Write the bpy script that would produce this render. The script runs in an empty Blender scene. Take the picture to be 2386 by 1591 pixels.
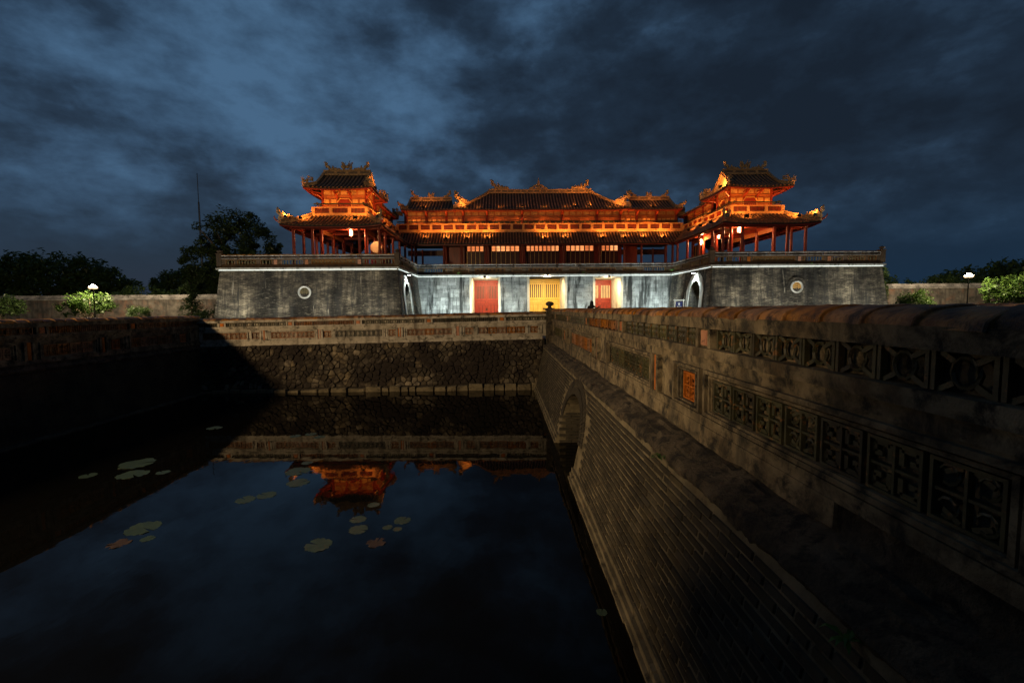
import bpy, bmesh, math, random
from mathutils import Vector, Matrix, noise
random.seed(7)
R = math.radians
scene = bpy.context.scene
col = scene.collection

# ------------------------------------------------------------------ camera, sky, exposure
cam_data = bpy.data.cameras.new('camera')
cam_data.lens = 16.0; cam_data.sensor_width = 36.0; cam_data.clip_start = 0.05; cam_data.clip_end = 3000
cam = bpy.data.objects.new('camera', cam_data); col.objects.link(cam)
cam.matrix_world = (Matrix.Translation((0, 0, 1.25)) @ Matrix.Rotation(R(-1.13), 4, 'Z')
                    @ Matrix.Rotation(R(90 - 4.05), 4, 'X') @ Matrix.Rotation(R(-0.5), 4, 'Z'))
scene.camera = cam
scene.render.engine = 'CYCLES'
scene.cycles.use_denoising = True
scene.cycles.max_bounces = 5; scene.cycles.diffuse_bounces = 2; scene.cycles.glossy_bounces = 3; scene.cycles.transmission_bounces = 2
scene.cycles.sample_clamp_indirect = 4.0
scene.cycles.caustics_reflective = False; scene.cycles.caustics_refractive = False
vs = scene.view_settings
vs.view_transform = 'Standard'; vs.look = 'None'; vs.gamma = 1.0; vs.exposure = 0.0; vs.use_curve_mapping = False

world = bpy.data.worlds.new('World'); scene.world = world; world.use_nodes = True
wn, wl = world.node_tree.nodes, world.node_tree.links
wn.clear()


def nd(tree, kind, **kw):
    n = tree.nodes.new(kind)
    for k, v in kw.items():
        if k.startswith('i_'):
            n.inputs[k[2:].replace('_', ' ')].default_value = v
        else:
            setattr(n, k, v)
    return n


def ramp(tree, stops, interp='LINEAR'):
    n = tree.nodes.new('ShaderNodeValToRGB'); n.color_ramp.interpolation = interp
    e = n.color_ramp.elements
    while len(e) < len(stops): e.new(0.5)
    for i, (p, c) in enumerate(stops):
        e[i].position = p; e[i].color = (c[0], c[1], c[2], 1)
    return n


def math_n(tree, op, a, b=None):
    n = tree.nodes.new('ShaderNodeMath'); n.operation = op
    for i, x in enumerate((a, b)):
        if x is None: continue
        if isinstance(x, (int, float)): n.inputs[i].default_value = x
        else: tree.links.new(x, n.inputs[i])
    return n.outputs[0]


def build_sky():
    t = world.node_tree
    tc = nd(t, 'ShaderNodeTexCoord')
    sep = nd(t, 'ShaderNodeSeparateXYZ'); wl.new(tc.outputs['Generated'], sep.inputs[0])
    mp = nd(t, 'ShaderNodeMapping'); mp.inputs['Scale'].default_value = (1.0, 1.0, 1.9); mp.inputs['Rotation'].default_value = (0.0, R(14), 0.0); mp.inputs['Location'].default_value = SKY_OFF
    wl.new(tc.outputs['Generated'], mp.inputs['Vector'])
    n1 = nd(t, 'ShaderNodeTexNoise', i_Scale=2.2, i_Detail=8.0, i_Roughness=0.52, i_Distortion=0.0); wl.new(mp.outputs[0], n1.inputs['Vector'])
    n2 = nd(t, 'ShaderNodeTexNoise', i_Scale=7.0, i_Detail=8.0, i_Roughness=0.6, i_Distortion=0.08); wl.new(mp.outputs[0], n2.inputs['Vector'])
    # last twilight behind thinner cloud in the north-west
    dot = nd(t, 'ShaderNodeVectorMath', operation='DOT_PRODUCT'); wl.new(tc.outputs['Generated'], dot.inputs[0])
    dot.inputs[1].default_value = Vector((-0.45, 0.84, 0.28)).normalized()
    lobe = math_n(t, 'POWER', math_n(t, 'MAXIMUM', dot.outputs['Value'], 0.0), 10.0)
    dens = math_n(t, 'ADD', math_n(t, 'MULTIPLY', n1.outputs['Fac'], 0.58), math_n(t, 'MULTIPLY', n2.outputs['Fac'], 0.42))
    s = math_n(t, 'ADD', dens, math_n(t, 'MULTIPLY', math_n(t, 'SUBTRACT', lobe, 0.52), 0.078))
    cr = ramp(t, [(0.37, (0.0085, 0.0155, 0.0275)), (0.445, (0.0120, 0.0235, 0.0425)), (0.50, (0.0185, 0.038, 0.069)), (0.55, (0.031, 0.066, 0.120)), (0.65, (0.060, 0.130, 0.230))])
    wl.new(s, cr.inputs[0])
    # even dark blue low over the horizon
    hor = nd(t, 'ShaderNodeMapRange'); wl.new(sep.outputs['Z'], hor.inputs[0])
    hor.inputs[1].default_value = 0.0; hor.inputs[2].default_value = 0.24; hor.interpolation_type = 'SMOOTHSTEP'
    mix = nd(t, 'ShaderNodeMix', data_type='RGBA'); wl.new(hor.outputs[0], mix.inputs['Factor'])
    mix.inputs['A'].default_value = (0.0085, 0.0255, 0.053, 1); wl.new(cr.outputs[0], mix.inputs['B'])
    sky = nd(t, 'ShaderNodeTexSky', sky_type='NISHITA', sun_disc=False, sun_elevation=R(-4), sun_rotation=R(-38))
    b1 = nd(t, 'ShaderNodeBackground'); wl.new(mix.outputs['Result'], b1.inputs[0]); b1.inputs[1].default_value = 1.0
    b2 = nd(t, 'ShaderNodeBackground'); wl.new(sky.outputs[0], b2.inputs[0]); b2.inputs[1].default_value = 0.05
    add = nd(t, 'ShaderNodeAddShader'); wl.new(b1.outputs[0], add.inputs[0]); wl.new(b2.outputs[0], add.inputs[1])
    out = nd(t, 'ShaderNodeOutputWorld'); wl.new(add.outputs[0], out.inputs[0])


SKY_OFF = (3.3, 1.7, 0.4)
build_sky()

# ------------------------------------------------------------------ materials
MATS = {}
LED_K = 1.7


def mat_base(name):
    m = bpy.data.materials.new(name); m.use_nodes = True
    t = m.node_tree
    b = t.nodes['Principled BSDF']
    MATS[name] = m
    return m, t, b


def pos_vec(t, scale=(1, 1, 1)):
    g = nd(t, 'ShaderNodeNewGeometry')
    mp = nd(t, 'ShaderNodeMapping'); mp.inputs['Scale'].default_value = scale
    t.links.new(g.outputs['Position'], mp.inputs['Vector'])
    return mp.outputs[0]


def noise_n(t, vec, scale, detail=4, rough=0.55, dist=0.0):
    n = nd(t, 'ShaderNodeTexNoise', i_Scale=scale, i_Detail=detail, i_Roughness=rough, i_Distortion=dist)
    if vec is not None: t.links.new(vec, n.inputs['Vector'])
    return n.outputs['Fac']


def mixc(t, fac, a, b, mode='MIX'):
    n = nd(t, 'ShaderNodeMix', data_type='RGBA', blend_type=mode)
    for key, x in (('Factor', fac), ('A', a), ('B', b)):
        s = n.inputs[key]
        if isinstance(x, (int, float)): s.default_value = x
        elif isinstance(x, tuple): s.default_value = (x[0], x[1], x[2], 1)
        else: t.links.new(x, s)
    return n.outputs['Result']


def bump(t, b, h, strength=0.4, dist=0.02):
    n = nd(t, 'ShaderNodeBump'); n.inputs['Strength'].default_value = strength; n.inputs['Distance'].default_value = dist
    t.links.new(h, n.inputs['Height']); t.links.new(n.outputs[0], b.inputs['Normal'])


def surf(name, c1, c2, scale=3.0, rough=0.8, rnd=0.0, spots=None, spot_scale=14, spot_cut=(0.55, 0.65), streak=None, streak_cut=(0.5, 0.66),
         bump_s=0.4, bump_d=0.02, bump_scale=None, metal=0.0, stretch=(1, 1, 1), spec=0.4):
    """two-tone weathered surface: large patches, optional spots (lichen, blotches), optional rain streaks, optional per-object variation"""
    m, t, b = mat_base(name)
    v = pos_vec(t, stretch)
    n1 = noise_n(t, v, scale, 5, 0.6)
    cr = ramp(t, [(0.32, c1), (0.68, c2)]); t.links.new(n1, cr.inputs[0])
    c = cr.outputs[0]
    if rnd:
        oi = nd(t, 'ShaderNodeObjectInfo')
        rr = nd(t, 'ShaderNodeMapRange'); t.links.new(oi.outputs['Random'], rr.inputs[0])
        rr.inputs[3].default_value = 1 - rnd; rr.inputs[4].default_value = 1 + rnd
        hsv = nd(t, 'ShaderNodeHueSaturation'); t.links.new(c, hsv.inputs['Color']); t.links.new(rr.outputs[0], hsv.inputs['Value'])
        rs = nd(t, 'ShaderNodeMapRange'); t.links.new(math_n(t, 'FRACT', math_n(t, 'MULTIPLY', oi.outputs['Random'], 7.13)), rs.inputs[0])
        rs.inputs[3].default_value = 0.75; rs.inputs[4].default_value = 1.15
        t.links.new(rs.outputs[0], hsv.inputs['Saturation'])
        c = hsv.outputs[0]
    if spots:
        n2 = noise_n(t, pos_vec(t), spot_scale, 6, 0.7, 0.4)
        mr = nd(t, 'ShaderNodeMapRange'); t.links.new(n2, mr.inputs[0]); mr.inputs[1].default_value = spot_cut[0]; mr.inputs[2].default_value = spot_cut[1]
        c = mixc(t, mr.outputs[0], c, spots)
    if streak:
        n3 = noise_n(t, pos_vec(t, (1.6, 1.6, 0.16)), 1.3, 6, 0.62, 0.3)
        mr = nd(t, 'ShaderNodeMapRange'); t.links.new(n3, mr.inputs[0]); mr.inputs[1].default_value = streak_cut[0]; mr.inputs[2].default_value = streak_cut[1]
        c = mixc(t, mr.outputs[0], c, streak)
    t.links.new(c, b.inputs['Base Color'])
    b.inputs['Roughness'].default_value = rough; b.inputs['Metallic'].default_value = metal
    b.inputs['Specular IOR Level'].default_value = spec
    if bump_s: bump(t, b, noise_n(t, pos_vec(t), bump_scale or scale * 8, 5, 0.65), bump_s, bump_d)
    return m


def emit(name, c, s, base=(0.8, 0.8, 0.8)):
    m, t, b = mat_base(name)
    b.inputs['Base Color'].default_value = (*base, 1)
    b.inputs['Emission Color'].default_value = (*c, 1); b.inputs['Emission Strength'].default_value = s
    return m


# masonry
surf('plaster', (0.095, 0.07, 0.04), (0.29, 0.235, 0.145), 4.2, 0.9, spots=(0.022, 0.02, 0.015), spot_scale=5, spot_cut=(0.46, 0.62), streak=(0.05, 0.044, 0.032), streak_cut=(0.5, 0.7), bump_s=0.7, bump_d=0.012, bump_scale=55)
surf('plaster_pale', (0.27, 0.245, 0.195), (0.52, 0.47, 0.385), 1.5, 0.9, spots=(0.05, 0.045, 0.036), spot_scale=5, spot_cut=(0.50, 0.66), streak=(0.10, 0.085, 0.065), streak_cut=(0.52, 0.7), bump_s=0.5, bump_d=0.012, bump_scale=40)
surf('plaster_dark', (0.022, 0.017, 0.012), (0.15, 0.12, 0.08), 3.4, 0.95, spots=(0.02, 0.018, 0.016), spot_scale=7, spot_cut=(0.48, 0.62), bump_s=1.0, bump_d=0.05, bump_scale=34)
surf('bridge_brick', (0.018, 0.0145, 0.0085), (0.062, 0.05, 0.029), 2.0, 0.88, rnd=0.35, spots=(0.022, 0.02, 0.014), spot_scale=9, bump_s=0.6, bump_d=0.008, bump_scale=60)
surf('mortar', (0.075, 0.062, 0.038), (0.21, 0.175, 0.11), 3.0, 0.95, spots=(0.05, 0.042, 0.028), spot_scale=5, bump_s=0.7, bump_d=0.01, bump_scale=60)
surf('rubble', (0.028, 0.021, 0.014), (0.19, 0.155, 0.10), 3.5, 0.9, rnd=0.75, spots=(0.016, 0.011, 0.008), spot_scale=0.9, spot_cut=(0.40, 0.54), bump_s=0.8, bump_d=0.03, bump_scale=16)  # broad dark blotches, patchy light on the stones put into the colour
surf('rubble_joint', (0.012, 0.009, 0.007), (0.028, 0.022, 0.016), 4, 0.95)
surf('dark_moat_wall', (0.03, 0.025, 0.022), (0.06, 0.05, 0.042), 2.0, 0.95, spots=(0.018, 0.016, 0.014), spot_scale=6)
surf('cap_tile', (0.15, 0.06, 0.014), (0.40, 0.19, 0.045), 6.0, 0.5, rnd=0.5, spots=(0.03, 0.018, 0.01), spot_scale=5, spot_cut=(0.46, 0.62), bump_s=0.9, bump_d=0.02, bump_scale=26)
surf('terracotta', (0.34, 0.11, 0.035), (0.48, 0.17, 0.05), 6.0, 0.7, rnd=0.15, spots=(0.05, 0.03, 0.02), spot_scale=11, spot_cut=(0.56, 0.66), bump_s=0.4)
surf('glaze_green', (0.024, 0.025, 0.013), (0.08, 0.076, 0.036), 9.0, 0.5, rnd=0.35, spots=(0.26, 0.12, 0.04), spot_scale=13, spot_cut=(0.57, 0.66), streak=(0.03, 0.024, 0.016), streak_cut=(0.5, 0.62), bump_s=0.4, bump_d=0.006, bump_scale=70)
surf('glaze_orange', (0.12, 0.045, 0.014), (0.34, 0.14, 0.04), 9.0, 0.5, rnd=0.35, spots=(0.04, 0.045, 0.02), spot_scale=12, spot_cut=(0.56, 0.66), bump_s=0.4, bump_d=0.006, bump_scale=70)
surf('stone_block', (0.17, 0.18, 0.172), (0.34, 0.355, 0.34), 1.4, 0.85, rnd=0.30, spots=(0.12, 0.125, 0.118), spot_scale=5, streak=(0.026, 0.028, 0.026), streak_cut=(0.48, 0.60), bump_s=0.4, bump_d=0.02, bump_scale=14)
surf('cornice', (0.36, 0.37, 0.34), (0.56, 0.56, 0.52), 2.2, 0.85, streak=(0.07, 0.07, 0.062), streak_cut=(0.52, 0.68), bump_s=0.4)
surf('gate_parapet', (0.065, 0.042, 0.025), (0.15, 0.098, 0.056), 2.2, 0.88, streak=(0.05, 0.042, 0.034), bump_s=0.5)
surf('gate_rail_lit', (0.45, 0.44, 0.41), (0.70, 0.69, 0.66), 3.0, 0.85, streak=(0.06, 0.055, 0.05), bump_s=0.4)  # pale albedo raised to stand for the light along the rails
surf('gate_panel', (0.13, 0.065, 0.024), (0.22, 0.115, 0.045), 4.0, 0.75, rnd=0.2, spots=(0.05, 0.04, 0.03), spot_scale=6)
surf('gate_baluster', (0.09, 0.09, 0.045), (0.20, 0.15, 0.07), 5.0, 0.5)
surf('citadel_wall', (0.05, 0.045, 0.038), (0.20, 0.18, 0.15), 1.6, 0.95, spots=(0.20, 0.105, 0.07), spot_scale=0.8, spot_cut=(0.5, 0.68), streak=(0.06, 0.055, 0.05), bump_s=0.6, bump_d=0.05, bump_scale=6)
surf('citadel_cap', (0.12, 0.115, 0.105), (0.48, 0.45, 0.41), 1.2, 0.95, spots=(0.07, 0.065, 0.06), spot_scale=3, bump_s=0.6, bump_d=0.05, bump_scale=7)
surf('passage', (0.55, 0.50, 0.38), (0.74, 0.69, 0.56), 1.6, 0.85, streak=(0.20, 0.13, 0.055), streak_cut=(0.55, 0.72), bump_s=0.3)
surf('deck_stone', (0.12, 0.11, 0.095), (0.20, 0.19, 0.165), 1.2, 0.85)
surf('white_arch', (0.50, 0.52, 0.49), (0.72, 0.73, 0.69), 2.0, 0.8, streak=(0.14, 0.14, 0.125), streak_cut=(0.52, 0.68), bump_s=0.3)
surf('grass_ground', (0.025, 0.045, 0.012), (0.055, 0.085, 0.025), 0.6, 0.95, bump_s=0.8, bump_d=0.05, bump_scale=12)
# timber and roof
surf('roof_tile', (0.13, 0.072, 0.035), (0.34, 0.19, 0.09), 3.0, 0.36, spots=(0.025, 0.024, 0.02), spot_scale=2.0, bump_s=0.3, bump_d=0.02, bump_scale=10)
surf('roof_bed', (0.02, 0.016, 0.012), (0.04, 0.03, 0.022), 3.0, 0.7)
surf('lacquer', (0.20, 0.028, 0.014), (0.30, 0.045, 0.02), 4.0, 0.32, bump_s=0.1, stretch=(1, 1, 0.3))
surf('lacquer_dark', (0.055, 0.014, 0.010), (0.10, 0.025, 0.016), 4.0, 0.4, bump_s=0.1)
surf('painted_wood', (0.36, 0.105, 0.03), (0.50, 0.17, 0.05), 3.5, 0.5, bump_s=0.2, stretch=(1, 1, 3))
surf('gold_panel', (0.62, 0.34, 0.09), (0.80, 0.48, 0.15), 5.0, 0.45, bump_s=0.3, bump_scale=18)
surf('gold_line', (0.60, 0.36, 0.10), (0.78, 0.50, 0.16), 6.0, 0.35, metal=0.3)
surf('balcony_plaster', (0.46, 0.24, 0.085), (0.66, 0.38, 0.15), 3.0, 0.7, spots=(0.25, 0.11, 0.04), spot_scale=4, bump_s=0.5, bump_scale=12)
surf('balcony_slot', (0.03, 0.02, 0.014), (0.07, 0.04, 0.025), 3.0, 0.6)
surf('rail_green', (0.025, 0.035, 0.022), (0.05, 0.055, 0.032), 3.0, 0.5)
surf('ridge_plaster', (0.40, 0.235, 0.10), (0.60, 0.37, 0.18), 4.0, 0.75, spots=(0.12, 0.075, 0.045), spot_scale=6, bump_s=0.6, bump_scale=15)
surf('ridge_inlay', (0.10, 0.07, 0.045), (0.24, 0.16, 0.09), 9.0, 0.5)
surf('ornament', (0.36, 0.22, 0.10), (0.62, 0.40, 0.19), 6.0, 0.6, spots=(0.09, 0.07, 0.05), spot_scale=7, bump_s=0.7, bump_d=0.04, bump_scale=14)
surf('gable_face', (0.62, 0.42, 0.20), (0.78, 0.56, 0.30), 3.0, 0.7, spots=(0.35, 0.2, 0.1), spot_scale=3.5)
surf('red_door', (0.24, 0.022, 0.012), (0.34, 0.036, 0.017), 3.0, 0.5, bump_s=0.2, stretch=(2, 2, 0.5))
surf('red_groove_shade', (0.06, 0.008, 0.006), (0.09, 0.012, 0.008), 3.0, 0.6)  # darker copy of the door red, groove shade put into the colour
surf('gold_door', (0.68, 0.42, 0.07), (0.80, 0.54, 0.12), 3.0, 0.5, bump_s=0.2, stretch=(2, 2, 0.5))
surf('gold_groove_shade', (0.30, 0.17, 0.03), (0.40, 0.23, 0.045), 3.0, 0.6)  # darker copy of the door gold, shade of its grooves in the colour
surf('slat_cream', (0.66, 0.46, 0.26), (0.82, 0.62, 0.38), 3.0, 0.5)
surf('iron_dark', (0.018, 0.018, 0.018), (0.03, 0.03, 0.03), 8.0, 0.5, metal=0.3)
surf('steel_grey', (0.11, 0.12, 0.13), (0.18, 0.19, 0.20), 3.0, 0.5, metal=0.4)
surf('drum_skin', (0.62, 0.40, 0.22), (0.74, 0.50, 0.29), 1.6, 0.7, bump_s=0.1)
surf('drum_red', (0.26, 0.04, 0.02), (0.34, 0.06, 0.025), 3.0, 0.4)
surf('sign_white', (0.62, 0.60, 0.54), (0.74, 0.72, 0.66), 4.0, 0.5, bump_s=0)
surf('sign_blue', (0.025, 0.03, 0.11), (0.03, 0.04, 0.14), 4.0, 0.5, bump_s=0)
surf('skin', (0.45, 0.28, 0.2), (0.5, 0.32, 0.23), 6.0, 0.6, bump_s=0)
surf('cloth_black', (0.012, 0.012, 0.014), (0.022, 0.022, 0.026), 10.0, 0.9)
surf('cloth_jeans', (0.02, 0.03, 0.05), (0.035, 0.045, 0.075), 10.0, 0.9)
surf('hair_black', (0.006, 0.005, 0.005), (0.014, 0.012, 0.011), 20.0, 0.5)
surf('bark', (0.05, 0.038, 0.028), (0.11, 0.085, 0.06), 6.0, 0.95, bump_s=0.9, bump_d=0.03, bump_scale=25)
surf('bark_pale', (0.20, 0.15, 0.10), (0.32, 0.26, 0.18), 6.0, 0.9, bump_s=0.5)
emit('lamp_globe', (1.0, 0.66, 0.32), 2.4)
emit('led_strip', (0.90, 1.0, 0.97), LED_K)
emit('white_led', (0.90, 1.0, 0.97), 60)
emit('warm_led', (1.0, 0.72, 0.42), 40)
emit('orange_led', (1.0, 0.42, 0.10), 14)
emit('lantern_glow', (1.0, 0.52, 0.22), 7.0)
emit('bulb_off', (0, 0, 0), 0, (0.4, 0.38, 0.33))


def window_glow():
    m, t, b = mat_base('window_glow')
    oi = nd(t, 'ShaderNodeObjectInfo')
    cr = ramp(t, [(0.0, (0.30, 0.055, 0.016)), (0.45, (0.62, 0.16, 0.045)), (0.8, (0.95, 0.34, 0.11)), (1.0, (1.6, 0.85, 0.42))])
    n1 = noise_n(t, pos_vec(t, (1, 1, 0.6)), 2.2, 3)
    s = math_n(t, 'ADD', math_n(t, 'MULTIPLY', oi.outputs['Random'], 0.55), math_n(t, 'MULTIPLY', n1, 0.55))
    t.links.new(s, cr.inputs[0])
    b.inputs['Base Color'].default_value = (0.4, 0.2, 0.1, 1)
    t.links.new(cr.outputs[0], b.inputs['Emission Color']); b.inputs['Emission Strength'].default_value = 1.6


window_glow()


def leaf(name, c1, c2, rough=0.5, trans=0.35):
    m, t, b = mat_base(name)
    g = nd(t, 'ShaderNodeNewGeometry')
    cr = ramp(t, [(0.0, c1), (1.0, c2)]); t.links.new(g.outputs['Random Per Island'], cr.inputs[0])
    t.links.new(cr.outputs[0], b.inputs['Base Color']); b.inputs['Roughness'].default_value = rough
    tr = nd(t, 'ShaderNodeBsdfTranslucent'); t.links.new(cr.outputs[0], tr.inputs[0])
    mx = nd(t, 'ShaderNodeMixShader'); mx.inputs[0].default_value = trans
    t.links.new(b.outputs[0], mx.inputs[1]); t.links.new(tr.outputs[0], mx.inputs[2])
    t.links.new(mx.outputs[0], t.nodes['Material Output'].inputs['Surface'])


leaf('leaf_dark', (0.022, 0.042, 0.014), (0.06, 0.095, 0.03))
leaf('leaf_mid', (0.035, 0.075, 0.02), (0.10, 0.16, 0.045))
leaf('leaf_plumeria', (0.035, 0.085, 0.014), (0.09, 0.16, 0.028))
leaf('leaf_fern', (0.06, 0.16, 0.02), (0.12, 0.24, 0.04))
leaf('pad_green', (0.028, 0.05, 0.028), (0.05, 0.078, 0.045), 0.45, 0.05)
leaf('pad_brown', (0.04, 0.025, 0.016), (0.07, 0.042, 0.028), 0.6, 0.05)


def brick_mat():
    m, t, b = mat_base('wing_brick')
    g = nd(t, 'ShaderNodeNewGeometry')
    sp = nd(t, 'ShaderNodeSeparateXYZ'); t.links.new(g.outputs['Position'], sp.inputs[0])
    sn = nd(t, 'ShaderNodeSeparateXYZ'); t.links.new(g.outputs['True Normal'], sn.inputs[0])
    side = math_n(t, 'GREATER_THAN', math_n(t, 'ABSOLUTE', sn.outputs['X']), 0.6)
    mx = nd(t, 'ShaderNodeMix', data_type='FLOAT'); t.links.new(side, mx.inputs['Factor']); t.links.new(sp.outputs['X'], mx.inputs['A']); t.links.new(sp.outputs['Y'], mx.inputs['B'])
    cv = nd(t, 'ShaderNodeCombineXYZ'); t.links.new(mx.outputs['Result'], cv.inputs[0]); t.links.new(sp.outputs['Z'], cv.inputs[1])
    br = nd(t, 'ShaderNodeTexBrick', i_Scale=1.0, i_Mortar_Size=0.012, i_Brick_Width=0.42, i_Row_Height=0.105, i_Bias=0.0)
    t.links.new(cv.outputs[0], br.inputs['Vector'])
    br.inputs['Color1'].default_value = (0.085, 0.078, 0.066, 1); br.inputs['Color2'].default_value = (0.17, 0.155, 0.13, 1); br.inputs['Mortar'].default_value = (0.028, 0.026, 0.022, 1)
    n1 = noise_n(t, pos_vec(t, (1, 1, 0.10)), 0.55, 5, 0.6, 0.25)
    cr = ramp(t, [(0.39, (0.14, 0.14, 0.13)), (0.47, (0.55, 0.53, 0.49)), (0.54, (1.25, 1.2, 1.1)), (0.66, (2.4, 2.3, 2.05))]); t.links.new(n1, cr.inputs[0])
    c = mixc(t, 1.0, br.outputs['Color'], cr.outputs[0], 'MULTIPLY')
    # worn faces of single courses, long in the course direction
    n2 = noise_n(t, pos_vec(t, (0.9, 0.9, 5.5)), 2.2, 7, 0.8, 0.0)
    mr = nd(t, 'ShaderNodeMapRange'); t.links.new(n2, mr.inputs[0]); mr.inputs[1].default_value = 0.55; mr.inputs[2].default_value = 0.70
    c = mixc(t, mr.outputs[0], c, (0.34, 0.315, 0.25))
    n4 = noise_n(t, pos_vec(t, (0.9, 0.9, 5.0)), 3.1, 7, 0.8, 0.0)
    mr4 = nd(t, 'ShaderNodeMapRange'); t.links.new(n4, mr4.inputs[0]); mr4.inputs[1].default_value = 0.54; mr4.inputs[2].default_value = 0.64
    c = mixc(t, mr4.outputs[0], c, (0.022, 0.02, 0.017))
    n6 = noise_n(t, pos_vec(t, (1, 1, 2.6)), 0.9, 6, 0.75)
    cr6 = ramp(t, [(0.40, (0.45, 0.44, 0.42)), (0.50, (1, 0.98, 0.94)), (0.62, (1.75, 1.7, 1.55))]); t.links.new(n6, cr6.inputs[0])
    c = mixc(t, 1.0, c, cr6.outputs[0], 'MULTIPLY')
    n3 = noise_n(t, pos_vec(t, (2.2, 2.2, 0.22)), 1.0, 6, 0.65)
    mr2 = nd(t, 'ShaderNodeMapRange'); t.links.new(n3, mr2.inputs[0]); mr2.inputs[1].default_value = 0.52; mr2.inputs[2].default_value = 0.64
    c = mixc(t, math_n(t, 'MULTIPLY', mr2.outputs[0], 0.85), c, (0.03, 0.03, 0.027))
    n5 = noise_n(t, pos_vec(t, (3.2, 3.2, 0.10)), 1.0, 4, 0.6)
    mr5 = nd(t, 'ShaderNodeMapRange'); t.links.new(n5, mr5.inputs[0]); mr5.inputs[1].default_value = 0.66; mr5.inputs[2].default_value = 0.72
    c = mixc(t, math_n(t, 'MULTIPLY', mr5.outputs[0], 0.8), c, (0.42, 0.38, 0.30))
    t.links.new(c, b.inputs['Base Color']); b.inputs['Roughness'].default_value = 0.88
    h = math_n(t, 'ADD', math_n(t, 'MULTIPLY', br.outputs['Fac'], -1.0), noise_n(t, pos_vec(t), 9, 4))
    bump(t, b, h, 0.7, 0.03)


brick_mat()


def water_mat():
    m, t, b = mat_base('moat_water')
    b.inputs['Base Color'].default_value = (0.0035, 0.0035, 0.003, 1)
    b.inputs['Roughness'].default_value = 0.02; b.inputs['IOR'].default_value = 1.33; b.inputs['Specular IOR Level'].default_value = 0.30
    n1 = noise_n(t, pos_vec(t, (1.0, 0.6, 1)), 2.6, 3, 0.5)
    bump(t, b, n1, 0.035, 0.05)


water_mat()


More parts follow.
